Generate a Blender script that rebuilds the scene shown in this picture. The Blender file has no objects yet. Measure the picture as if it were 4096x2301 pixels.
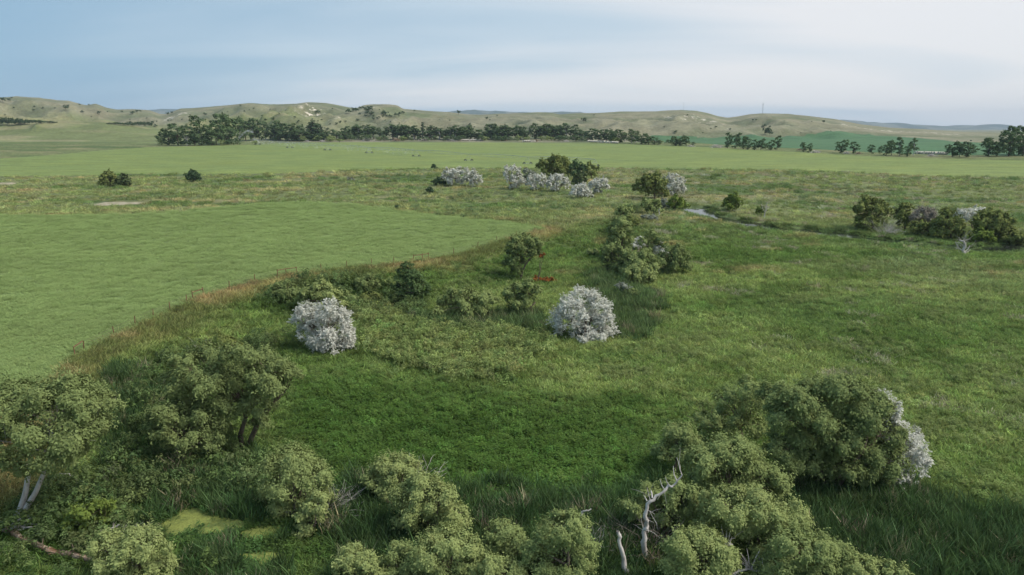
import bpy, math, random
import numpy as np
from mathutils import Vector

# ------------------------------------------------------------------ camera, sky, sun, exposure
sc = bpy.context.scene
CAM_Z = 28.0
F_O, CX, CY, VH = 1717.6, 1288.0, 723.5, 324.0      # focal length and frame of a 2576 x 1447 px picture
PITCH = math.atan((CY - VH) / F_O)
cam_d = bpy.data.cameras.new('camera')
cam = bpy.data.objects.new('camera', cam_d)
sc.collection.objects.link(cam)
cam.location = (0, 0, CAM_Z)
cam.rotation_euler = (math.pi / 2 - PITCH, 0, 0)
cam_d.sensor_width = 36.0
cam_d.lens = 36.0 * F_O / 2576.0
cam_d.clip_start = 0.5
cam_d.clip_end = 60000
sc.camera = cam

SUN_EL, SUN_AZ = math.radians(52), math.radians(98)   # azimuth from +Y towards +X (sun behind the bright cloud, right)
w = bpy.data.worlds.new('World'); sc.world = w; w.use_nodes = True
nt = w.node_tree; N = nt.nodes; L = nt.links
for n in list(N): N.remove(n)
out = N.new('ShaderNodeOutputWorld'); bg = N.new('ShaderNodeBackground')
sky = N.new('ShaderNodeTexSky'); sky.sky_type = 'NISHITA'; sky.sun_disc = False
sky.sun_elevation = SUN_EL; sky.sun_rotation = SUN_AZ
sky.air_density = 1.0; sky.dust_density = 1.5; sky.ozone_density = 1.5
def wm(op, a, b=None, c=None, clamp=False):
    n = N.new('ShaderNodeMath'); n.operation = op; n.use_clamp = clamp
    for i, s in enumerate((a, b, c)):
        if s is None: continue
        if isinstance(s, (int, float)): n.inputs[i].default_value = s
        else: L.new(s, n.inputs[i])
    return n.outputs[0]
tc = N.new('ShaderNodeTexCoord'); sep = N.new('ShaderNodeSeparateXYZ'); L.new(tc.outputs['Generated'], sep.inputs[0])
dx, dy, dz = sep.outputs
up = wm('ADD', wm('MAXIMUM', dz, 0.0), 0.15)           # flat cloud sheet seen from below, its coordinates by perspective
comb = N.new('ShaderNodeCombineXYZ')
L.new(wm('DIVIDE', dx, up), comb.inputs[0]); L.new(wm('DIVIDE', dy, up), comb.inputs[1])
def cloud(scale, sx, sy, ox, oy, detail, dist=0.4):
    m = N.new('ShaderNodeMapping'); m.inputs['Scale'].default_value = (sx, sy, 1); m.inputs['Location'].default_value = (ox, oy, 0)
    L.new(comb.outputs[0], m.inputs[0])
    t = N.new('ShaderNodeTexNoise'); t.inputs['Scale'].default_value = scale; t.inputs['Detail'].default_value = detail
    t.inputs['Roughness'].default_value = 0.45; t.inputs['Distortion'].default_value = dist
    L.new(m.outputs[0], t.inputs['Vector']); return t.outputs['Fac']
c1 = cloud(0.55, 0.45, 1.0, 3.1, 0.6, 2, 0.3)
c2 = cloud(1.3, 0.30, 1.0, 7.7, 1.3, 5, 0.8)
sunx, suny = math.sin(SUN_AZ), math.cos(SUN_AZ) + .35
toward = wm('ADD', wm('MULTIPLY', dx, sunx), wm('MULTIPLY', dy, suny))      # thinner, brighter cloud towards the sun
dens = wm('ADD', wm('ADD', wm('MULTIPLY', c1, 1.5), wm('MULTIPLY', c2, 0.6)), wm('MULTIPLY', toward, 0.95))
rng = N.new('ShaderNodeMapRange'); rng.interpolation_type = 'SMOOTHSTEP'; rng.clamp = True
rng.inputs['From Min'].default_value = 0.60; rng.inputs['From Max'].default_value = 1.80
L.new(dens, rng.inputs['Value'])
ramp = N.new('ShaderNodeValToRGB'); L.new(rng.outputs[0], ramp.inputs[0])
ramp.color_ramp.elements[0].position = 0.0; ramp.color_ramp.elements[0].color = (0.29, 0.48, 0.655, 1)
ramp.color_ramp.elements[1].position = 0.9; ramp.color_ramp.elements[1].color = (0.90, 0.90, 0.915, 1)
e = ramp.color_ramp.elements.new(0.5); e.color = (0.56, 0.69, 0.80, 1)
sk = N.new('ShaderNodeMix'); sk.data_type = 'RGBA'; sk.blend_type = 'MULTIPLY'; sk.inputs['Factor'].default_value = 1
L.new(sky.outputs[0], sk.inputs['A']); sk.inputs['B'].default_value = (0.10, 0.10, 0.10, 1)
mx = N.new('ShaderNodeMix'); mx.data_type = 'RGBA'; mx.inputs['Factor'].default_value = 0.86     # nearly closed cloud cover
L.new(sk.outputs['Result'], mx.inputs['A']); L.new(ramp.outputs[0], mx.inputs['B'])
L.new(mx.outputs['Result'], bg.inputs[0]); bg.inputs[1].default_value = 0.405
L.new(bg.outputs[0], out.inputs[0])

sun_d = bpy.data.lights.new('sun', 'SUN'); sun_d.energy = 1.5; sun_d.angle = math.radians(26); sun_d.color = (1.0, 0.95, 0.87)
sun = bpy.data.objects.new('sun', sun_d); sc.collection.objects.link(sun)
sdir = Vector((math.sin(SUN_AZ) * math.cos(SUN_EL), math.cos(SUN_AZ) * math.cos(SUN_EL), math.sin(SUN_EL)))
sun.rotation_euler = sdir.to_track_quat('Z', 'Y').to_euler()
sun.location = (0, 0, 200)

sc.view_settings.view_transform = 'Standard'; sc.view_settings.look = 'None'
sc.view_settings.exposure = 1.36; sc.view_settings.gamma = 1.0; sc.view_settings.use_curve_mapping = False
sc.render.engine = 'CYCLES'
sc.cycles.max_bounces = 5; sc.cycles.diffuse_bounces = 3; sc.cycles.glossy_bounces = 2; sc.cycles.transmission_bounces = 3
sc.cycles.volume_bounces = 0; sc.cycles.transparent_max_bounces = 4
sc.cycles.use_denoising = True; sc.cycles.denoiser = 'OPENIMAGEDENOISE'; sc.cycles.denoising_input_passes = 'RGB_ALBEDO_NORMAL'
sc.render.film_transparent = False

# ------------------------------------------------------------------ helpers
C = sc.collection
def hash2(ix, iy, seed):
    h = (ix.astype(np.int64) * 374761393 + iy.astype(np.int64) * 668265263 + seed * 2147483647) & 0xFFFFFFFF
    h = ((h ^ (h >> 13)) * 1274126177) & 0xFFFFFFFF
    h = ((h ^ (h >> 16)) * 2246822519) & 0xFFFFFFFF
    return ((h ^ (h >> 15)) & 0xFFFFFF) / float(0xFFFFFF)
def vnoise(x, y, seed=0):
    ix = np.floor(x); iy = np.floor(y); fx = x - ix; fy = y - iy
    fx = fx * fx * fx * (fx * (fx * 6 - 15) + 10); fy = fy * fy * fy * (fy * (fy * 6 - 15) + 10)
    a = hash2(ix, iy, seed); b = hash2(ix + 1, iy, seed); c = hash2(ix, iy + 1, seed); d = hash2(ix + 1, iy + 1, seed)
    return (a * (1 - fx) + b * fx) * (1 - fy) + (c * (1 - fx) + d * fx) * fy
def fbm(x, y, seed=0, octv=4, gain=0.5):
    s = 0; a = 1; t = 0
    for o in range(octv):
        s = s + a * vnoise(x * 2 ** o + 17.3 * o, y * 2 ** o - 9.1 * o, seed + o * 101); t += a; a *= gain
    return s / t
def sst(a, b, x):
    t = np.clip((x - a) / (b - a), 0, 1); return t * t * (3 - 2 * t)
def seg_dist(x, y, pts, closed=False):
    d = np.full(x.shape, 1e18); n = len(pts)
    for i in range(n if closed else n - 1):
        ax, ay = pts[i][:2]; bx, by = pts[(i + 1) % n][:2]
        vx, vy = bx - ax, by - ay; l2 = vx * vx + vy * vy + 1e-9
        t = np.clip(((x - ax) * vx + (y - ay) * vy) / l2, 0, 1)
        d = np.minimum(d, (x - ax - t * vx) ** 2 + (y - ay - t * vy) ** 2)
    return np.sqrt(d)
def inside(x, y, pts):
    c = np.zeros(x.shape, bool); n = len(pts)
    for i in range(n):
        ax, ay = pts[i][:2]; bx, by = pts[(i + 1) % n][:2]
        if ay == by: continue
        c ^= ((ay > y) != (by > y)) & (x < (bx - ax) * (y - ay) / (by - ay) + ax)
    return c
def sdp(x, y, pts):                                   # signed distance, positive inside
    d = seg_dist(x, y, pts, True); return np.where(inside(x, y, pts), d, -d)
cp, sp_ = math.cos(PITCH), math.sin(PITCH)
def ray(u, v):
    a = (u - CX) / F_O; b = -(v - CY) / F_O
    d = Vector((a, cp + b * sp_, -sp_ + b * cp)); return d.normalized()
def flat(u, v, z):
    d = ray(u, v); t = (z - CAM_Z) / d.z; return (d.x * t, d.y * t)

# ------------------------------------------------------------------ terrain height
FENCE_O = [(-60, 1120), (20, 1030), (100, 985), (165, 915), (212, 882), (288, 845), (385, 800), (500, 747), (620, 712), (720, 692), (930, 668), (1060, 655), (1150, 640), (1215, 620), (1280, 600), (1340, 586), (1372, 577)]
FENCE = [flat(u, v, 3.6) for u, v in FENCE_O]
TERR = [(-75, -400), (-62, 30)] + FENCE[1:] + [(60, 228), (140, 262), (300, 300), (900, 380), (3000, 500), (40000, 40000), (-40000, 40000), (-40000, -400)]
SIL = [(0, 392), (70, 390), (160, 398), (230, 407), (270, 406), (320, 419), (345, 424), (385, 419), (430, 434), (470, 440), (560, 440), (600, 443), (640, 457), (665, 458), (720, 438), (800, 432), (900, 424), (1000, 415), (1100, 420), (1190, 418), (1230, 414), (1300, 414), (1340, 420), (1400, 432), (1430, 434), (1450, 426), (1500, 420), (1560, 419), (1590, 423), (1612, 436), (1660, 440), (1720, 445), (1800, 450), (1870, 459), (1930, 460), (2048, 455), (2150, 450), (2210, 452), (2240, 458), (2300, 455), (2380, 455), (2480, 448), (2600, 448), (2660, 444), (2730, 442), (2780, 444), (2830, 454), (2870, 466), (2910, 472), (2950, 467), (3000, 458), (3050, 454), (3150, 456), (3240, 466), (3350, 479), (3440, 497), (3560, 511), (3700, 517), (3850, 528), (4000, 533), (4096, 537)]
YR = 1500.0
def sil_world(pts4096, Y):
    xs, zs = [], []
    for u, v in pts4096:
        d = ray(u / 1.59006, v / 1.59006); t = Y / d.y; xs.append(d.x * t); zs.append(CAM_Z + d.z * t)
    return np.array(xs), np.array(zs)
SX, SZ = sil_world(SIL, YR)
FH = [(-300, 500), (0, 317), (60, 313), (145, 308.5), (265, 310), (325, 319), (412, 326), (480, 334), (560, 350), (640, 372)]
FX, FZ = sil_world([(a * 1.59006, b * 1.59006) for a, b in FH[1:]], 960.0)
STREAM = []; POOLS = []
def height(x, y):
    x = np.asarray(x, float); y = np.asarray(y, float)
    base = 13.5 * sst(180, 700, y) + 2.0 * sst(700, 1100, y)
    z = base.copy()
    near = y < 700
    xs, ys = x[near], y[near]
    if xs.size:
        d = seg_dist(xs, ys, TERR[1:-3]); ins = inside(xs, ys, TERR)
        W = 15 + 70 * sst(5, 70, xs)
        t = np.where(ins, 1.0, 1 - sst(0, 1, d / W))
        zz = 3.6 * t * (1 - 0.6 * sst(300, 650, ys))
        zz += (fbm(xs / 26, ys / 26, 3, 3) - 0.5) * 0.9 * (1 - 0.75 * (t > 0.99))
        zz += (fbm(xs / 120, ys / 60, 8, 3) - 0.5) * 3.0 * sst(170, 260, ys) * (1 - sst(330, 480, ys))
        # sunken marsh of the old meander
        m = np.exp(-(((xs + 20) / 22) ** 2 + ((ys - 45) / 16) ** 2)) + 0.6 * np.exp(-(((xs - 2) / 30) ** 2 + ((ys - 104) / 9) ** 2))
        zz -= 0.9 * m
        if STREAM:
            ds = seg_dist(xs, ys, STREAM); 
            for (px_, py_, pr_) in POOLS: ds = ds - 4.0 * np.exp(-(((xs - px_) / pr_) ** 2 + ((ys - py_) / 6.0) ** 2))
            zz -= .9 * (1 - sst(1.8, 4.6, ds))
        z[near] += zz
    far = y > 560
    if far.any():
        xf, yf = x[far], y[far]; b = base[far]
        zr = np.interp(xf * YR / np.clip(yf, 700, 2400), SX, SZ, left=SZ[0], right=14.0)
        zr = np.maximum(zr, b)
        p = sst(760, YR, yf) ** 1.0
        p = 0.42 * sst(720, 1150, yf) + 0.58 * sst(1000, YR, yf)
        back = 1 - sst(YR + 40, YR + 800, yf)
        hill = (zr - b) * p * back
        rel = np.clip((zr - b) / 75, 0, 1) ** 1.5
        a = (yf - 760) / (YR - 760)
        env = sst(0, 0.3, a) * (1 - .9 * sst(0.38, 0.82, a)) * (1 - sst(.93, 1.0, a)) * rel
        wx = xf + 60 * (fbm(xf / 260, yf / 260, 31, 2) - 0.5); wy = yf + 90 * (fbm(xf / 200, yf / 200, 32, 2) - 0.5)
        r1 = 1 - np.abs(2 * fbm(wx / 210, wy / 260, 21, 3) - 1)
        r2 = 1 - np.abs(2 * fbm(wx / 90, wy / 120, 25, 3) - 1)
        r3 = 1 - np.abs(2 * fbm(wx / 38, wy / 50, 27, 3) - 1)
        hill = hill + env * (44 * (r1 - 0.70) + 44 * (r2 - 0.70) + 20 * (r3 - .68))
        zf = b + np.maximum(hill, -1.0)
        # green foothill on the left
        q = np.exp(-((yf - 960) / 130.0) ** 2)
        fh = np.interp(xf * 960 / np.maximum(yf, 700), FX, FZ - 15.5, left=FZ[0] - 15.5, right=0)
        zf = np.maximum(zf, b + np.maximum(fh, 0) * q + 0.3 * (zf - b) * (fh > 0))
        z[far] = zf + (z[far] - base[far])
    return z
def h1(x, y): return float(height(np.array([x]), np.array([y]))[0])
TS = np.concatenate([np.geomspace(30, 3500, 1500)])
def hit(u, v):
    d = ray(u, v); px, py, pz = d.x * TS, d.y * TS, CAM_Z + d.z * TS
    g = height(px, py); k = np.nonzero(pz < g)[0]
    if not len(k): return Vector((px[-1], py[-1], g[-1]))
    k = k[0]
    if k == 0: return Vector((px[0], py[0], g[0]))
    a = (pz[k - 1] - g[k - 1]); b = (g[k] - pz[k]); t = TS[k - 1] + (TS[k] - TS[k - 1]) * a / (a + b + 1e-9)
    x, y = d.x * t, d.y * t
    return Vector((x, y, h1(x, y)))
def hits(pts): return [tuple(hit(u, v)[:2]) for u, v in pts]
STREAM_O = [(1738, 521), (1748, 526), (1760, 534), (1778, 541), (1805, 546), (1850, 556), (1880, 560), (1897, 565), (1960, 575), (2020, 578), (2060, 583), (2110, 588), (2150, 596), (2210, 604), (2300, 613), (2400, 624), (2480, 630), (2540, 622), (2600, 614)]
_s = hits(STREAM_O); _p = [tuple(hit(u, v)[:2]) + (r,) for u, v, r in ((1752, 531, 5), (1884, 561, 5), (2036, 579, 7), (2141, 593, 9), (2570, 617, 9))]
STREAM.extend(_s); POOLS.extend(_p)

F1_O = FENCE_O[1:] + [(1372, 574), (1330, 565), (1200, 551), (1050, 536), (960, 523), (860, 513), (760, 510), (690, 511), (500, 528), (330, 540), (160, 543), (-60, 541), (-400, 545), (-400, 1020)]
F1 = [flat(u, v, 3.75) for u, v in F1_O]
F2 = hits([(-120, 408), (0, 399), (125, 390), (250, 379), (363, 371), (538, 367), (644, 364), (719, 360), (859, 358.5), (1288, 359.5), (1538, 362), (1789, 371.5), (1932, 379), (2182, 393), (2357, 400), (2700, 404), (2700, 449), (2576, 447), (2357, 443), (2132, 433), (1932, 427.5), (1663, 425), (1506, 422), (1288, 423), (1170, 424), (1040, 425), (894, 427), (794, 434), (644, 438), (375, 438), (0, 444), (-120, 447)])
F3 = hits([(1600, 344), (1700, 341), (1932, 344), (1957, 345.5), (2020, 339), (2065, 333), (2107, 329), (2190, 337), (2282, 345), (2380, 353), (2483, 362), (2600, 372), (2600, 392), (2357, 390), (2182, 383), (1932, 370), (1789, 363), (1640, 355)])
REEDS = [hits(p) for p in (
    [(880, 770), (930, 775), (1000, 800), (1090, 815), (1200, 812), (1290, 790), (1390, 800), (1385, 840), (1300, 838), (1180, 838), (1070, 828), (960, 800), (900, 790)],
    [(1500, 690), (1580, 720), (1640, 765), (1655, 800), (1620, 828), (1555, 850), (1540, 790), (1500, 740)],
    [(880, 1260), (960, 1280), (1060, 1350), (1180, 1290), (1300, 1270), (1500, 1240), (1620, 1250), (1600, 1330), (1620, 1460), (860, 1460)],
    [(1960, 1240), (2100, 1255), (2270, 1255), (2380, 1290), (2620, 1320), (2620, 1460), (2120, 1460), (2040, 1360)],
    [(380, 1190), (560, 1180), (660, 1260), (640, 1460), (430, 1460), (330, 1300)],
    [(200, 1000), (340, 960), (400, 1050), (380, 1180), (300, 1180), (240, 1100)])]
THICK = hits([(888, 790), (960, 785), (1060, 822), (1200, 836), (1380, 850), (1365, 900), (1330, 942), (1240, 968), (1150, 962), (1000, 932), (905, 870)])
WET = [hits(p) for p in (
    [(560, 745), (700, 715), (900, 690), (1000, 720), (1080, 760), (1060, 820), (940, 800), (760, 830), (600, 870), (420, 900), (330, 980), (270, 1060), (250, 1180), (0, 1200), (0, 1460), (700, 1460), (760, 1250), (600, 1160), (560, 1000), (700, 900), (900, 800)],
    [(1430, 700), (1520, 620), (1560, 520), (1620, 520), (1540, 700), (1480, 730)],
    [(700, 1000), (1100, 1000), (1500, 1080), (1660, 1130), (1680, 1460), (640, 1460)],
    [(1900, 1200), (2300, 1200), (2620, 1290), (2620, 1460), (1900, 1460)])]
FORB = [hits(p) for p in (
    [(700, 960), (900, 930), (1150, 970), (1400, 985), (1640, 1010), (1720, 1080), (1650, 1250), (1300, 1290), (1150, 1290), (950, 1230), (740, 1150), (690, 1060)],
    [(1600, 860), (1760, 880), (1900, 960), (1850, 1010), (1700, 1000), (1560, 940)],
    [(1650, 690), (1900, 720), (1980, 800), (1800, 830), (1660, 790)])]
PONDS_O = [[(408, 1340), (425, 1312), (460, 1290), (505, 1285), (545, 1300), (540, 1318), (505, 1330), (470, 1350), (430, 1358)],
           [(500, 1335), (545, 1312), (590, 1315), (620, 1330), (560, 1352), (515, 1350)],
           [(600, 1350), (660, 1330), (720, 1335), (700, 1352), (640, 1366)],
           [(1355, 1330), (1390, 1330), (1400, 1375), (1372, 1380)],
           [(600, 1405), (680, 1395), (720, 1410), (660, 1432)]]
PONDS = [hits(p) for p in PONDS_O]
def hitz(u, v): return hit(u, v)

def zones(x, y):
    """ colour of the turf and the kinds of plants growing at x, y """
    Z = {}
    n1 = fbm(x / 9, y / 9, 51, 4); n2 = fbm(x / 38, y / 26, 52, 4); n3 = fbm(x / 3, y / 3, 53, 3); n4 = fbm(x / 70, y / 30, 54, 4)
    wob = (fbm(x / 6, y / 6, 55, 3) - 0.5)
    Z['n1'], Z['n2'], Z['n3'], Z['n4'] = n1, n2, n3, n4
    def soft(poly, w=3.0, k=6.0):
        d = sdp(x, y, poly); return sst(-w, w, d + wob * k)
    Z['f1'] = inside(x, y, F1); Z['f2'] = inside(x, y, F2); Z['f3'] = inside(x, y, F3)
    Z['reed'] = np.max([soft(p, 3.5, 9) for p in REEDS], axis=0)
    Z['thick'] = soft(THICK, 1.5, 5)
    Z['wet'] = np.max([soft(p, 5, 10) for p in WET], axis=0)
    Z['forb'] = np.max([soft(p, 3, 9) for p in FORB[:1]], axis=0)
    df = seg_dist(x, y, FENCE); Z['df'] = df
    Z['bank'] = (1 - sst(2.5, 6.5, df + 4 * wob)) * (y < 215) * (1 - Z['f1'])
    sd = seg_dist(x, y, STREAM); Z['sd'] = sd
    pm = np.full(x.shape, -1e9)
    for p in PONDS: pm = np.maximum(pm, sdp(x, y, p))
    Z['pond'] = pm
    pf = np.zeros(x.shape, bool)
    for p in PONDS:
        for dy_ in (.8, 1.6, 2.4): pf |= inside(x, y + dy_, p)
    Z['pondfront'] = pf
    def col(r, g, b): return np.array([r, g, b])[None, :]
    def mix(a, b, t): t = np.clip(t, 0, 1)[:, None]; return a * (1 - t) + b * t
    c = mix(col(.090, .136, .038), col(.140, .178, .058), sst(.35, .68, n2))
    c = mix(c, col(.060, .100, .025), sst(.52, .75, n1) * .7)
    c = mix(c, col(.165, .185, .090), sst(.58, .74, n4) * .6 * sst(80, 160, y))
    # prairie beyond: tan and rusty dry grass in drifts
    pr = sst(150, 200, y) * (1 - sst(600, 700, y))
    c = mix(c, col(.150, .170, .070), pr * .75)
    dry = fbm(x / 34, y / 13, 57, 4)
    c = mix(c, col(.230, .205, .105), pr * sst(.54, .72, dry) * .6)
    c = mix(c, col(.075, .115, .036), pr * sst(.56, .68, fbm(x / 45, y / 16, 58, 4)) * .85)
    c = mix(c, col(.24, .20, .095), sst(.66, .78, fbm(x / 12, y / 7, 59, 3)) * sst(100, 150, y) * .6 * (1 - sst(300, 400, y)))
    c = mix(c, col(.038, .070, .018), Z['wet'] * .85)
    c = mix(c, col(.056, .104, .022), Z['forb'] * .75)
    c = mix(c, col(.048, .098, .032), Z['reed'] * .9)
    c = mix(c, col(.095, .135, .040), Z['thick'] * .8)
    c = mix(c, mix(col(.125, .140, .050), col(.250, .225, .095), sst(.42, .66, n1)), Z['bank'])
    c = mix(c, col(.20, .15, .08), Z['bank'] * (1 - sst(.8, 3.0, df)) * sst(.45, .6, n1) * .6)
    c = mix(c, col(.085, .130, .045), (1 - sst(4.5, 9, sd)) * .6)
    # hills
    hl = sst(640, 760, y)
    hc = mix(col(.150, .162, .092), col(.205, .195, .122), sst(.42, .68, fbm(x / 90, y / 60, 61, 4)))
    hc = mix(hc, col(.115, .140, .068), sst(.55, .70, fbm(x / 60, y / 90, 62, 4)) * .7)
    gl = 1 - np.abs(2 * fbm((x + 60 * (fbm(x / 260, y / 260, 31, 2) - .5)) / 90, (y + 90 * (fbm(x / 200, y / 200, 32, 2) - .5)) / 120, 25, 3) - 1)
    hc = mix(hc, col(.100, .125, .062), (1 - sst(.42, .62, gl)) * .75)      # greener growth in the gullies, darkened to paint in shading of the folds
    hc = mix(hc, col(.245, .230, .155), sst(.80, .96, gl) * .6)
    gh = (1 - sst(1010, 1120, y)) * (1 - sst(-330, -180, x))
    hc = mix(hc, mix(col(.150, .175, .070), col(.235, .225, .115), sst(.5, .66, fbm(x / 120, y / 30, 63, 3))), gh)
    c = mix(c, hc, hl)
    Z['col'] = c
    return Z

# ------------------------------------------------------------------ materials
def mat(name):
    m = bpy.data.materials.new(name); m.use_nodes = True
    b = m.node_tree.nodes['Principled BSDF']; b.inputs['Roughness'].default_value = 0.85
    b.inputs['Specular IOR Level'].default_value = 0.15
    return m, m.node_tree, b
def nd(nt, t, **k):
    n = nt.nodes.new(t)
    for a, v in k.items(): setattr(n, a, v)
    return n
def mrgb(nt, a, b, f, blend='MIX'):
    n = nd(nt, 'ShaderNodeMix', data_type='RGBA', blend_type=blend)
    for s, v in (('Factor', f), ('A', a), ('B', b)):
        if hasattr(v, 'links') or hasattr(v, 'is_linked'): nt.links.new(v, n.inputs[s])
        else: n.inputs[s].default_value = v
    return n.outputs['Result']
def tex(nt, scale, detail=4, rough=.55, stretch=None):
    g = nd(nt, 'ShaderNodeNewGeometry'); t = nd(nt, 'ShaderNodeTexNoise')
    t.inputs['Scale'].default_value = scale; t.inputs['Detail'].default_value = detail; t.inputs['Roughness'].default_value = rough
    if stretch:
        mp = nd(nt, 'ShaderNodeMapping'); mp.inputs['Scale'].default_value = stretch[:3]
        if len(stretch) > 3: mp.inputs['Rotation'].default_value = (0, 0, stretch[3])
        nt.links.new(g.outputs['Position'], mp.inputs[0]); nt.links.new(mp.outputs[0], t.inputs['Vector'])
    else: nt.links.new(g.outputs['Position'], t.inputs['Vector'])
    return t.outputs['Fac']
def remap(nt, s, a, b, c, d):
    n = nd(nt, 'ShaderNodeMapRange'); n.interpolation_type = 'SMOOTHSTEP'
    n.inputs['From Min'].default_value = a; n.inputs['From Max'].default_value = b; n.inputs['To Min'].default_value = c; n.inputs['To Max'].default_value = d
    nt.links.new(s, n.inputs['Value']); return n.outputs[0]
def scale_rgb(nt, c, f):
    n = nd(nt, 'ShaderNodeVectorMath', operation='SCALE'); nt.links.new(c, n.inputs[0]); nt.links.new(f, n.inputs['Scale']); return n.outputs[0]
def bump(nt, b, s, strength, dist):
    n = nd(nt, 'ShaderNodeBump'); n.inputs['Strength'].default_value = strength; n.inputs['Distance'].default_value = dist
    nt.links.new(s, n.inputs['Height']); nt.links.new(n.outputs[0], b.inputs['Normal'])

def turf_material(name, hill=False):
    m, t, b = mat(name)
    a = nd(t, 'ShaderNodeAttribute', attribute_name='col')
    c = scale_rgb(t, a.outputs['Color'], remap(t, tex(t, 1.3 if not hill else .30, 6, .65), .3, .7, .55 if not hill else .78, 1.40 if not hill else 1.2))
    c = scale_rgb(t, c, remap(t, tex(t, .28 if not hill else .03, 5, .6), .3, .7, .72 if not hill else .85, 1.28 if not hill else 1.14))
    c = mrgb(t, c, (.30, .27, .15, 1), remap(t, tex(t, .6 if not hill else .09, 5, .6, (1, 1.8, 1)), .60, .74, 0, .35 if not hill else .2))
    if hill:
        k = nd(t, 'ShaderNodeAttribute', attribute_name='chalk')
        f = nd(t, 'ShaderNodeMath', operation='MULTIPLY'); t.links.new(k.outputs['Fac'], f.inputs[0])
        t.links.new(remap(t, tex(t, .075, 6, .75, (1, 1, 2.5)), .54, .58, 0, .85), f.inputs[1])
        c = mrgb(t, c, (.62, .56, .48, 1), f.outputs[0])
    t.links.new(c, b.inputs['Base Color'])
    bump(t, b, tex(t, 1.0 if not hill else .12, 6, .7), .9 if not hill else .35, .5 if not hill else 3.0)
    return m
M_turf = turf_material('meadow turf'); M_hill = turf_material('dry hill grass', True)

def crop_material(name, base, alt, dark, rows, big):
    m, t, b = mat(name)
    c = mrgb(t, base, alt, remap(t, tex(t, .022, 4, .55, (1, 2.2, 1)), .35, .66, 0, 1))
    c = mrgb(t, c, dark, remap(t, tex(t, .05, 5, .6, (.5, 3, 1, rows)), .52, .72, 0, .8))
    c = scale_rgb(t, c, remap(t, tex(t, 1.6 * big, 6, .7), .3, .7, .78, 1.2))
    c = scale_rgb(t, c, remap(t, tex(t, .35 * big, 4, .6, (.35, 2.4, 1, rows)), .3, .7, .80, 1.2))
    t.links.new(c, b.inputs['Base Color'])
    bump(t, b, tex(t, 1.8 * big, 6, .7), .8, .3)
    return m
M_f1 = crop_material('alfalfa crop', (.158, .214, .078, 1), (.180, .230, .080, 1), (.136, .188, .074, 1), .25, 1)
M_f2 = crop_material('irrigated crop', (.150, .196, .062, 1), (.172, .212, .062, 1), (.122, .166, .060, 1), .05, .5)
M_f3 = crop_material('dark young crop', (.058, .128, .058, 1), (.070, .138, .062, 1), (.052, .112, .055, 1), .1, .3)

def leaf_material(name, ca, cb, cc=None, trans=.18, inst=False, lo=.62, hi=1.45):
    m, t, b = mat(name)
    for n in list(t.nodes):
        if n.type == 'BSDF_PRINCIPLED': t.nodes.remove(n)
    o = [n for n in t.nodes if n.type == 'OUTPUT_MATERIAL'][0]
    r = nd(t, 'ShaderNodeAttribute', attribute_name='rnd')
    if inst:
        a = nd(t, 'ShaderNodeAttribute', attribute_name='tint', attribute_type='INSTANCER')
        c = scale_rgb(t, a.outputs['Color'], remap(t, r.outputs['Fac'], 0, 1, lo, hi))
    else:
        c = mrgb(t, ca, cb, r.outputs['Fac'])
        if cc: c = mrgb(t, c, cc, remap(t, tex(t, .9, 3), .52, .68, 0, .7))
    d = nd(t, 'ShaderNodeBsdfDiffuse'); tr = nd(t, 'ShaderNodeBsdfTranslucent'); mx = nd(t, 'ShaderNodeMixShader')
    t.links.new(c, d.inputs[0]); t.links.new(c, tr.inputs[0]); mx.inputs[0].default_value = trans
    t.links.new(d.outputs[0], mx.inputs[1]); t.links.new(tr.outputs[0], mx.inputs[2]); t.links.new(mx.outputs[0], o.inputs[0])
    return m
LEAF = {
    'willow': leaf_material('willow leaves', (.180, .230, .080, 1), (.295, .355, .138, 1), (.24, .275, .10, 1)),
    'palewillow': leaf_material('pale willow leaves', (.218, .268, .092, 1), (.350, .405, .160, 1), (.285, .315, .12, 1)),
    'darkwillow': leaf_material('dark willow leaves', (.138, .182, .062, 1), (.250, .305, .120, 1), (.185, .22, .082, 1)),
    'silver': leaf_material('silver leaves', (.525, .525, .450, 1), (.810, .808, .740, 1), (.39, .41, .31, 1), .25),
    'greysilver': leaf_material('grey green leaves', (.200, .230, .170, 1), (.330, .350, .290, 1), None, .15),
    'dark': leaf_material('cottonwood leaves', (.070, .118, .052, 1), (.145, .205, .090, 1), (.095, .15, .065, 1)),
    'olive': leaf_material('olive green leaves', (.130, .165, .048, 1), (.225, .255, .085, 1), (.18, .185, .07, 1)),
    'bright': leaf_material('bright green leaves', (.110, .165, .032, 1), (.200, .255, .065, 1)),
    'juniper': leaf_material('juniper scales', (.040, .072, .036, 1), (.085, .130, .064, 1), None, .1),
    'spruce': leaf_material('green needles', (.062, .108, .042, 1), (.125, .180, .070, 1), None, .1),
    'brown': leaf_material('dead red brown leaves', (.20, .075, .022, 1), (.34, .14, .05, 1), None, .2),
    'twig': leaf_material('dry bushy twigs', (.22, .19, .15, 1), (.34, .31, .26, 1), None, .1),
    'hedge': leaf_material('dark thicket leaves', (.060, .085, .038, 1), (.120, .150, .065, 1), None, .1),
}
M_plant = leaf_material('meadow plants', None, None, inst=True, trans=.3)
def bark_material(name, a, bcol, sc_=3.0):
    m, t, b = mat(name)
    c = mrgb(t, a, bcol, remap(t, tex(t, sc_, 6, .7, (1, 1, .3)), .35, .65, 0, 1))
    t.links.new(c, b.inputs['Base Color']); bump(t, b, tex(t, sc_ * 2, 5, .7, (1, 1, .25)), .8, .06); return m
M_bark = bark_material('brown bark', (.10, .075, .055, 1), (.20, .155, .12, 1))
M_pale = bark_material('bleached bark', (.40, .36, .33, 1), (.58, .54, .51, 1))
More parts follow.
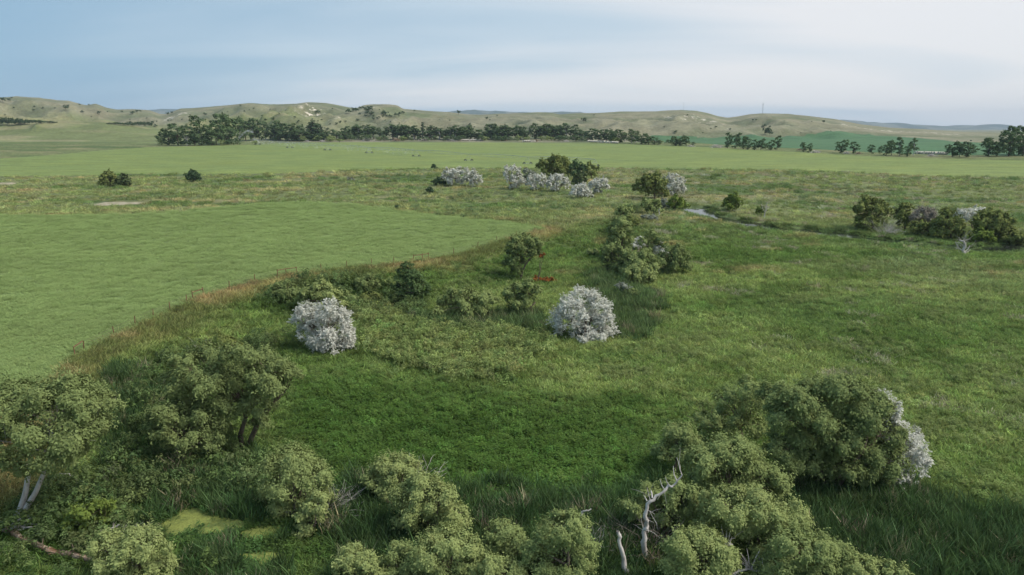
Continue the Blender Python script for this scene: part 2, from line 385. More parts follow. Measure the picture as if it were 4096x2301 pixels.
M_rot = bark_material('rotten wood', (.16, .085, .045, 1), (.42, .33, .26, 1), 1.6)
M_post = bark_material('weathered post', (.14, .065, .035, 1), (.24, .13, .08, 1))
def plain(name, c, rough=.6, metal=0.0, n=.15):
    m, t, b = mat(name); b.inputs['Roughness'].default_value = rough; b.inputs['Metallic'].default_value = metal
    k = scale_rgb(t, mrgb(t, c + (1,), c + (1,), 0.5), remap(t, tex(t, 4.0, 4), .3, .7, 1 - n, 1 + n)); t.links.new(k, b.inputs['Base Color']); return m
M_steel = plain('galvanised steel', (.42, .45, .47), .45, .5)
M_tyre = plain('black rubber', (.025, .025, .027), .8)
M_wire = plain('rusty wire', (.16, .12, .10), .7)
M_hay = plain('bleached hay', (.52, .47, .40), .9)
M_litter = plain('blue plastic', (.25, .42, .62), .5)
m, t, b = mat('stream water'); b.inputs['Base Color'].default_value = (.02, .025, .018, 1); b.inputs['Roughness'].default_value = .06
b.inputs['Specular IOR Level'].default_value = .5; bump(t, b, tex(t, 1.2, 3), .08, .05); M_water = m
m, t, b = mat('duckweed'); b.inputs['Roughness'].default_value = .7
cc = scale_rgb(t, mrgb(t, (.185, .210, .055, 1), (.095, .120, .035, 1), remap(t, tex(t, .9, 5), .4, .62, 0, 1)), remap(t, tex(t, 6, 4), .3, .7, .8, 1.2))
t.links.new(cc, b.inputs['Base Color']); M_duck = m
m, t, b = mat('bare sand'); cc = scale_rgb(t, mrgb(t, (.36, .31, .23, 1), (.24, .22, .13, 1), remap(t, tex(t, .5, 5), .4, .62, 0, 1)), remap(t, tex(t, 3, 5), .3, .7, .75, 1.2))
t.links.new(cc, b.inputs['Base Color']); M_sand = m

# ------------------------------------------------------------------ mesh and object helpers
def mesh_np(name, V, Q, material, rnd=None, tri=None, attrs=None, smooth=False):
    me = bpy.data.meshes.new(name)
    V = np.ascontiguousarray(V, np.float32); me.vertices.add(len(V)); me.vertices.foreach_set('co', V.ravel())
    Q = np.ascontiguousarray(Q, np.int32); n = Q.shape[1]
    me.loops.add(Q.size); me.loops.foreach_set('vertex_index', Q.ravel())
    me.polygons.add(len(Q)); me.polygons.foreach_set('loop_start', np.arange(0, Q.size, n, dtype=np.int32))
    me.polygons.foreach_set('loop_total', np.full(len(Q), n, np.int32))
    if smooth: me.polygons.foreach_set('use_smooth', np.ones(len(Q), bool))
    if rnd is not None:
        a = me.attributes.new('rnd', 'FLOAT', 'POINT'); a.data.foreach_set('value', np.ascontiguousarray(rnd, np.float32))
    for k, v in (attrs or {}).items():
        v = np.ascontiguousarray(v, np.float32)
        if v.ndim == 2:
            v4 = np.ones((len(v), 4), np.float32); v4[:, :3] = v
            a = me.attributes.new(k, 'FLOAT_COLOR', 'POINT'); a.data.foreach_set('color', v4.ravel())
        else:
            a = me.attributes.new(k, 'FLOAT', 'POINT'); a.data.foreach_set('value', v)
    me.materials.append(material); me.update(calc_edges=True); return me
def link(name, me, parent=None, loc=None):
    o = bpy.data.objects.new(name, me); C.objects.link(o)
    if parent: o.parent = parent
    if loc is not None: o.location = loc
    return o
def tag(o, label=None, cat=None, group=None, kind=None):
    if label: o['label'] = label
    if cat: o['category'] = cat
    if group: o['group'] = group
    if kind: o['kind'] = kind
    return o
def empty(name, loc, label, cat, group=None):
    o = bpy.data.objects.new(name, None); C.objects.link(o); o.location = loc; o.empty_display_size = .3
    return tag(o, label, cat, group)
def copy_tree(o, parent=None):
    c = o.copy(); C.objects.link(c); c.parent = parent
    for ch in list(o.children): copy_tree(ch, c)
    return c

class Tubes:
    def __init__(s): s.V = []; s.Q = []; s.n = 0
    def add(s, pts, rad, seg=6, rough=0):
        P = np.array(pts, float); k = len(P); rad = np.broadcast_to(np.asarray(rad, float), (k,))
        T = np.gradient(P, axis=0); T /= np.linalg.norm(T, axis=1)[:, None] + 1e-9
        ref = np.array([0.3, 0.9, 0.2]) if abs(T[0][2]) > .8 else np.array([0, 0, 1.0])
        A = np.cross(T, ref); A /= np.linalg.norm(A, axis=1)[:, None] + 1e-9; B = np.cross(T, A)
        an = np.arange(seg) * 2 * math.pi / seg
        rv = np.random.default_rng(k * 7 + seg).uniform(1 - rough, 1 + rough, (k, seg)) if rough else np.ones((k, seg))
        R = P[:, None, :] + (rad[:, None] * rv)[:, :, None] * (np.cos(an)[None, :, None] * A[:, None, :] + np.sin(an)[None, :, None] * B[:, None, :])
        s.V.append(R.reshape(-1, 3)); i = np.arange(k - 1)[:, None] * seg; j = np.arange(seg)[None, :]; j2 = (j + 1) % seg
        s.Q.append((s.n + np.stack([i + j, i + j2, i + seg + j2, i + seg + j], -1)).reshape(-1, 4)); s.n += k * seg
        # caps
        s.V.append(P[[0, -1]]); c0, c1 = s.n, s.n + 1; s.n += 2; b0 = c0 - k * seg; b1 = c0 - seg
        s.Q.append(np.array([[c0, b0 + (q + 1) % seg, b0 + q, c0] for q in range(0)] or np.zeros((0, 4), int), int).reshape(-1, 4))
        return s
    def mesh(s, name, material): return mesh_np(name, np.concatenate(s.V), np.concatenate(s.Q), material, smooth=True)
def curve(p0, p1, rng, sag=.15, n=6):
    p0 = np.array(p0, float); p1 = np.array(p1, float); t = np.linspace(0, 1, n)[:, None]
    d = np.linalg.norm(p1 - p0); off = rng.normal(0, sag * d, 3); w_ = (t * (1 - t)) * 2
    return p0 + (p1 - p0) * t + off * w_ + rng.normal(0, .02 * d, (n, 3)) * (t > 0) * (t < 1)

# ------------------------------------------------------------------ ground, hills, fields
T = np.concatenate([[-4, -2.5, -1.7, -1.3, -1.1, -.98], np.linspace(-.90, .90, 430), [.98, 1.1, 1.3, 1.7, 2.5, 4]])
rows = [-400, -150, -50, 0, 20, 30]
y = 35.0
while y < 1000: rows.append(y); y *= 1.0085
while y < 2700: rows.append(y); y *= 1.011
while y < 12000: rows.append(y); y *= 1.07
rows = np.array(rows + [12500.0])
GY = np.repeat(rows[:, None], len(T), 1); GX = T[None, :] * np.maximum(GY, 95)
GX = GX + 0; sh = GX.shape
GZ = height(GX.ravel(), GY.ravel()); ZN = zones(GX.ravel(), GY.ravel())
COL = ZN['col'] * 0.92
IDX = np.arange(GX.size).reshape(sh)
QUADS = np.stack([IDX[:-1, :-1], IDX[:-1, 1:], IDX[1:, 1:], IDX[1:, :-1]], -1)
GV = np.stack([GX.ravel(), GY.ravel(), GZ], -1)
def sub_mesh(name, quads, material, V=GV, attrs=None):
    ids, inv = np.unique(quads.ravel(), return_inverse=True)
    return mesh_np(name, V[ids], inv.reshape(-1, 4), material, attrs={k: v[ids] for k, v in (attrs or {}).items()}, smooth=True)
RS = int(np.searchsorted(rows, 650))
chalk = np.zeros(GX.size)
for (u0, v0, u1, v1, s) in [(735, 259, 865, 278, 1), (930, 262, 1015, 277, 1.0), (880, 296, 905, 306, .8), (1700, 283, 1780, 298, .8), (2165, 316, 2285, 325, .9), (2370, 333, 2410, 339, .8), (400, 287, 428, 302, 1), (165, 268, 180, 273, .6), (90, 260, 102, 264, .6), (1820, 320, 1845, 326, .8), (825, 296, 850, 302, .7)]:
    P = hits([(u0, v1), (u1, v1)]); xa, xb = P[0][0], P[1][0]; ya = min(P[0][1], P[1][1]); yb = max(hit((u0 + u1) / 2, v0 + 2)[1], ya + 25)
    yb = min(yb, ya + 160)
    ex = np.abs(GX.ravel() - (xa + xb) / 2) / (abs(xb - xa) / 2); ey = np.abs(GY.ravel() - (ya + yb) / 2) / ((yb - ya) / 2)
    chalk = np.maximum(chalk, s * (1 - sst(.6, 1.15, np.maximum(ex, ey))))
tag(link('ground', sub_mesh('ground', QUADS[:RS].reshape(-1, 4), M_turf, attrs={'col': COL})), 'green meadow and prairie ground of the valley floor', kind='structure')
tag(link('hills', sub_mesh('hills', QUADS[RS:].reshape(-1, 4), M_hill, attrs={'col': COL, 'chalk': chalk})), 'rolling dry grass hills with chalky outcrops behind the valley', kind='structure')
# far blue hills
def far_hills(name, label, pts, Y, depth, seed):
    X, Zc = sil_world(pts, Y); xs = np.linspace(X[0], X[-1], 200); zc = np.interp(xs, X, Zc)
    zc = zc + (fbm(xs / 170, xs * 0, seed, 4) - .5) * 26
    ys = np.linspace(Y - depth, Y + depth, 24); XX, YY = np.meshgrid(xs, ys); p = np.sin(np.clip((YY - Y + depth) / (2 * depth), 0, 1) * math.pi) ** 1.2
    ZZ = 8 + (zc[None, :] - 8) * p + (fbm(XX / 260, YY / 260, seed + 5, 4) - .5) * 60 * p * (1 - p) * 2
    I = np.arange(XX.size).reshape(XX.shape); Q = np.stack([I[:-1, :-1], I[:-1, 1:], I[1:, 1:], I[1:, :-1]], -1).reshape(-1, 4)
    n = fbm(XX.ravel() / 150, YY.ravel() / 220, seed + 9, 4)[:, None]
    c = np.array([[.050, .075, .055]]) * (1 - sst(.45, .6, n)) + np.array([[.12, .13, .095]]) * sst(.45, .6, n)
    me = mesh_np(name, np.stack([XX.ravel(), YY.ravel(), ZZ.ravel()], -1), Q, M_hill, attrs={'col': c, 'chalk': np.zeros(XX.size)}, smooth=True)
    tag(link(name, me), label, kind='structure')
far_hills('distant_hills', 'blue wooded hills seen through the notch in the near hills', [(380, 470), (430, 440), (500, 437), (600, 438), (700, 437), (760, 440), (850, 470)], 9000, 900, 71)
far_hills('distant_hills', 'flat blue mesa far behind the middle hills', [(1650, 480), (1760, 449), (1830, 442), (1900, 441), (2000, 445), (2100, 448), (2200, 448), (2320, 449), (2345, 458), (2450, 475), (2700, 500)], 8600, 900, 77)
far_hills('distant_hills', 'jagged blue ridge beyond the low end of the hills', [(3200, 500), (3370, 481), (3430, 486), (3455, 491), (3486, 488), (3522, 495), (3578, 492), (3606, 501), (3650, 499), (3709, 505), (3748, 504), (3796, 509), (3848, 499), (3892, 507), (3916, 508), (3947, 504), (3972, 496), (3995, 507), (4047, 509), (4096, 513), (4300, 520)], 9800, 1000, 83)

def field(name, label, poly, material, lift):
    cx = GX.ravel(); cy = GY.ravel(); Q = QUADS.reshape(-1, 4)
    mx_, my_ = cx[Q].mean(1), cy[Q].mean(1); k = inside(mx_, my_, poly); Qs = Q[k]
    cnt = np.bincount(Qs.ravel(), minlength=len(GV)); V = GV.copy(); V[:, 2] += np.where(cnt >= 4, lift, -.12)
    return tag(link(name, sub_mesh(name, Qs, material, V)), label, kind='structure')
field('crop_field', 'near green alfalfa field behind the curving fence', F1, M_f1, .22)
field('crop_field', 'wide bright green irrigated field under the sprinkler line', F2, M_f2, .3)
field('crop_field', 'dark blue green field behind the scattered trees', F3, M_f3, .25)

# water and duckweed
def ribbon(name, label, pts, width, material, dz, kind='structure'):
    P = np.array(pts); tt = np.linspace(0, len(P) - 1, (len(P) - 1) * 4 + 1); X = np.interp(tt, np.arange(len(P)), P[:, 0]); Y = np.interp(tt, np.arange(len(P)), P[:, 1])
    zz = height(X, Y) + dz; zz = np.convolve(np.pad(zz, 3, 'edge'), np.ones(7) / 7, 'valid')
    tx = np.gradient(X); ty = np.gradient(Y); l = np.hypot(tx, ty); nx, ny = -ty / l, tx / l
    V = np.stack([np.concatenate([X + nx * width, X - nx * width]), np.concatenate([Y + ny * width, Y - ny * width]), np.concatenate([zz, zz])], -1)
    n = len(X); i = np.arange(n - 1); Q = np.stack([i, i + 1, n + i + 1, n + i], -1)
    return tag(link(name, mesh_np(name, V, Q, material)), label, kind=kind)
ribbon('stream', 'winding prairie stream reflecting pale sky between grassy banks', STREAM, 6.5, M_water, .42)
def blob(name, label, poly, material, lift, wob=.12, kind='structure', seed=1):
    P = np.array(poly); c = P.mean(0); k = 48; tt = np.linspace(0, len(P), k, endpoint=False); Pw = np.vstack([P, P[:1]])
    X = np.interp(tt, np.arange(len(P) + 1), Pw[:, 0]); Y = np.interp(tt, np.arange(len(P) + 1), Pw[:, 1])
    R = np.random.default_rng(seed); f = 1 + R.normal(0, wob, k)
    f = f * (.88 + .5 * fbm(np.cos(np.arange(k) * 6.283 / k) * 1.7 + seed * 9, np.sin(np.arange(k) * 6.283 / k) * 1.7, seed, 3))
    X = c[0] + (X - c[0]) * f; Y = c[1] + (Y - c[1]) * f
    rings = [1, .66, .33]; VX = np.concatenate([c[0] + (X - c[0]) * r for r in rings] + [[c[0]]]); VY = np.concatenate([c[1] + (Y - c[1]) * r for r in rings] + [[c[1]]])
    if lift is None: VZ = np.full(len(VX), h1(c[0], c[1]) + .28)
    else: VZ = height(VX, VY) + lift; VZ[:k] = height(X, Y) - .02
    Q = []
    for a in range(2):
        for j in range(k): Q.append((a * k + j, a * k + (j + 1) % k, (a + 1) * k + (j + 1) % k, (a + 1) * k + j))
    me = bpy.data.meshes.new(name); me.from_pydata(np.stack([VX, VY, VZ], -1).tolist(), [], Q + [(2 * k + j, 2 * k + (j + 1) % k, 3 * k) for j in range(k)])
    me.materials.append(material); return tag(link(name, me), label, kind=kind)
for i, p in enumerate(PONDS):
    blob('pond', 'duckweed covered marsh pool among the reeds', p, M_duck, None, .03, seed=i)
SAND_P = [('pale sandy blowout on the prairie rise left of the fields', [(240, 513), (270, 509), (345, 509), (352, 512), (300, 516), (255, 517)]), ('small bare sand scar at the left field corner', [(0, 460), (30, 459), (38, 462), (20, 465), (0, 464)])]
for i, (lab, pts) in enumerate(SAND_P):
    blob('sand_patch', lab, hits(pts), M_sand, .16, .14, seed=40 + i)

# ------------------------------------------------------------------ trees
def leaves_np(centers, radii, n_each, size, rng, outward=.85, upb=.12, asp=.5, sub=10, droop=0, flat_=1.0, shoots=.22):
    """ leaf-sized quads in billowing clumps on the lobes of a crown """
    Vs, Rn = [], []
    cen = np.array(centers); rad = np.array(radii)
    for li in range(len(cen)):
        n = int(n_each[li]);
        if n < 4: continue
        # sub-clumps on the lobe
        sd_ = rng.normal(size=(sub, 3)); sd_ /= np.linalg.norm(sd_, axis=1)[:, None]; sd_[:, 2] = np.where(sd_[:, 2] < -.3, -sd_[:, 2] * .5, sd_[:, 2])
        sc_ = cen[li] + sd_ * rad[li] * .72 * np.array([1, 1, flat_]); sr = rad[li] * rng.uniform(.26, .44, sub)
        k = rng.integers(0, sub, n); d = rng.normal(size=(n, 3)) + np.array([0, 0, .25]) + sd_[k] * .6; d /= np.linalg.norm(d, axis=1)[:, None]
        r = sr[k] * rng.uniform(.7, 1.08, n); p = sc_[k] + d * r[:, None] * np.array([1, 1, flat_])
        inn = rng.random(n) < .07                       # some leaves deeper in the lobe
        d2 = rng.normal(size=(n, 3)); d2 /= np.linalg.norm(d2, axis=1)[:, None]
        p = np.where(inn[:, None], cen[li] + d2 * rad[li] * rng.uniform(.3, .95, n)[:, None], p); d = np.where(inn[:, None], d2, d)
        sh = rng.random(n) < shoots                     # feathery sprays standing off the clumps
        nk = max(3, int(n / 26)); k2 = rng.integers(0, sub, nk); dd = rng.normal(size=(nk, 3)) * .55 + sd_[k2] * .9 + np.array([0, 0, .45 - droop * .5]); dd /= np.linalg.norm(dd, axis=1)[:, None]
        st_ = sc_[k2] + dd * sr[k2][:, None] * .55; ln_ = rad[li] * rng.uniform(.25, .62, nk); ki = rng.integers(0, nk, n); tt = rng.random(n)
        ps = st_[ki] + dd[ki] * (ln_[ki] * tt)[:, None] + rng.normal(0, .055 * rad[li], (n, 3)) * (1.1 - .7 * tt)[:, None]
        p = np.where(sh[:, None], ps, p); d = np.where(sh[:, None], dd[ki] * .3 + d * .7 + np.array([0, 0, .3]), d); ax_ = np.where(sh[:, None], dd[ki], 0)
        o = (p - cen[li]) / rad[li]
        ok = np.ones(n, bool)
        for lj in range(len(cen)):                      # nothing deep inside a neighbouring lobe
            if lj != li: ok &= (np.sum((p - cen[lj]) ** 2, 1) > (.62 * rad[lj]) ** 2)
        p, d, o, ax_ = p[ok], d[ok], o[ok], ax_[ok]; n = len(p)
        nrm = d * outward * .7 + o * outward * .5 + rng.normal(size=(n, 3)) * .24 + np.array([0, 0, upb]); nrm /= np.linalg.norm(nrm, axis=1)[:, None]
        a = rng.normal(size=(n, 3)) * .7 + np.array([0, 0, -droop]) + (o * .6 if droop == 0 else 0) + ax_ * 1.2; a -= nrm * np.sum(a * nrm, 1)[:, None]; a /= np.linalg.norm(a, axis=1)[:, None] + 1e-9
        b = np.cross(nrm, a); s = size * rng.uniform(.6, 1.35, n)[:, None]
        Vs.append(np.stack([p - a * s * .5, p + b * s * asp * .5 + nrm * s * .08, p + a * s * .5, p - b * s * asp * .5 + nrm * s * .08], 1).reshape(-1, 3))
        Rn.append(np.repeat(np.clip(rng.normal(.55, .17, n), 0, 1), 4))
    V = np.concatenate(Vs); return V, np.arange(len(V)).reshape(-1, 4), np.concatenate(Rn)

NLEAF = [0]
STYLE = {'silver': dict(outward=.5, upb=.3, asp=.36, sub=14, shoots=.7), 'greysilver': dict(outward=.5, upb=.3, asp=.38, sub=13, shoots=.6),
         'willow': dict(asp=.42, sub=11, droop=.4), 'palewillow': dict(asp=.42, sub=11, droop=.4), 'darkwillow': dict(asp=.45, sub=10, droop=.4),
         'juniper': dict(asp=.4, sub=12, upb=.1, outward=.6), 'spruce': dict(asp=.45, sub=12, upb=.5, outward=.5, flat_=.55), 'twig': dict(asp=.14, sub=8, outward=.3, shoots=.8)}
def plant(name, label, cat, kind, base, lobes, group=None, leafpx=4.85, fill=1.75, seed=1, trunk=None, bark=None, stems=1, back=.8, spread=.32, minz=.35, tr=None, lean=None):
    """ lobes (u, v, r) are where the crown's billows appear; each stands at its own distance near the trunk """
    rng = np.random.default_rng(seed * 7 + 3)
    B = hit(*base); root = empty(name, B, label, cat, group)
    dist = (B - Vector((0, 0, CAM_Z))).length; sc_ = dist / F_O
    us = [l[0] for l in lobes]; Wd = (max(us) - min(us)) * sc_ + 1e-3
    cen, rad = [], []
    if B.y < 62 and kind in ('willow', 'palewillow', 'darkwillow'): lobes = [(u, v, r * (1.12 if cat == 'shrub' else 1.05)) for u, v, r in lobes]
    if name == 'scrub_tree': lobes = [(u, v, r * 1.28) for u, v, r in lobes]
    elif B.y > 62: lobes = [(u, v, r * (1.22 if B.y < 140 and kind != 'silver' else 1.18 if B.y > 140 else 1.08)) for u, v, r in lobes]
    for (u, v, r) in lobes:
        R = r * sc_; yy = B.y + rng.uniform(-.6, .25) * Wd * spread
        for _ in range(60):
            d = ray(u, v); t_ = yy / d.y; p = np.array([d.x * t_, yy, CAM_Z + d.z * t_])
            if p[2] - B.z > minz * R: break
            yy -= max(.15, .06 * R)
        cen.append(p - np.array(B)); rad.append(R)
        if back and rng.random() < .85:                  # the crown goes on behind
            cen.append(p - np.array(B) + np.array([rng.uniform(-.3, .3) * R, (.7 + .5 * rng.random()) * R * back * 1.1, -.25 * R * rng.random() - .05 * R])); rad.append(R * rng.uniform(.66, .86))
    cen = np.array(cen); rad = np.array(rad)
    cen[:, 2] = np.maximum(cen[:, 2], rad * .25)
    L_ = max(leafpx * sc_, .12); st = dict(STYLE.get(kind, {})); asp = st.get('asp', .5)
    n_each = fill * 4 * math.pi * rad ** 2 / (L_ * L_ * asp)
    n_each = np.minimum(n_each, 7000)
    V, Q, Rn = leaves_np(cen, rad, n_each, L_ * 1.15, rng, **st); NLEAF[0] += len(Q)
    V[:, 2] = np.maximum(V[:, 2], -.05)
    link('crown', mesh_np('crown', V, Q, LEAF[kind], Rn), root)
    tb = Tubes(); H = (cen[:, 2] + rad).max(); r0 = tr or max(.03 * H + .02, .05)
    starts = []
    if trunk:
        for k, pl in enumerate(trunk):
            P = []
            for i, (u, v) in enumerate(pl):
                if i == 0 and k == 0: p = np.zeros(3)
                elif i == 0: p = np.array(hit(u, v) - B) * np.array([1, .3, 1]); p[2] = h1(B.x + p[0], B.y + p[1]) - B.z
                else:
                    d = ray(u, v); t_ = (B.y + .02 * i) / d.y; p = np.array([d.x * t_, d.y * t_, CAM_Z + d.z * t_]) - np.array(B)
                P.append(p)
            P[0] = P[0] - np.array([0, 0, .25]); tb.add(P, np.linspace(r0, r0 * .55, len(P)), 8); starts.append((P[-1], r0 * .55))
    else:
        for k in range(stems):
            top = np.array([cen[:, 0].mean() * .5 + rng.normal(0, .05 * H) * (stems > 1) * 2, cen[:, 1].mean() * .4 + rng.normal(0, .04 * H), H * (.30 if stems == 1 else .4)])
            if stems > 1: top[:2] += np.array([math.cos(k * 2.4), math.sin(k * 2.4)]) * .16 * H
            b0 = np.array([math.cos(k * 2.4), math.sin(k * 2.4), 0]) * .05 * H * (stems > 1); b0[2] = -.2
            tb.add(curve(b0, top, rng, .06), np.linspace(r0, r0 * .7, 6) / (1 if stems == 1 else 1.5), 7); starts.append((top, r0 * .7))
    for c, r in zip(cen, rad):
        s_, rr = min(starts, key=lambda q: np.linalg.norm(q[0] - c)); e_ = c + np.array([0, 0, .2 * r])
        tb.add(curve(s_, e_, rng, .10), np.linspace(rr * .6, rr * .12, 6), 5)
        for _ in range(3):
            d = rng.normal(size=3); d[2] = abs(d[2]) * .6; d /= np.linalg.norm(d); m_ = s_ + (e_ - s_) * rng.uniform(.5, .95)
            tb.add(curve(m_, c + d * r * .85, rng, .08, 4), np.linspace(rr * .22, rr * .05, 4), 4)
    link('trunk', tb.mesh('trunk', bark or M_bark), root)
    return root
def auto(u0, v0, u1, v1, n, seed, rf=.30, top=.0):
    R = random.Random(seed); L_ = []; w_, h_ = u1 - u0, v1 - v0; r = rf * min(w_, h_)
    for i in range(n):
        for _ in range(40):
            a = R.uniform(0, 2 * math.pi); q = math.sqrt(R.random()); rr = r * R.uniform(.75, 1.2)
            u = (u0 + u1) / 2 + math.cos(a) * q * (w_ / 2 - rr); v = (v0 + v1) / 2 + math.sin(a) * q * (h_ / 2 - rr)
            if all((u - x) ** 2 + (v - y_) ** 2 > (.62 * (rr + z_) / 2 * 1.3) ** 2 for x, y_, z_ in L_): break
        L_.append((u, v, rr))
    return L_

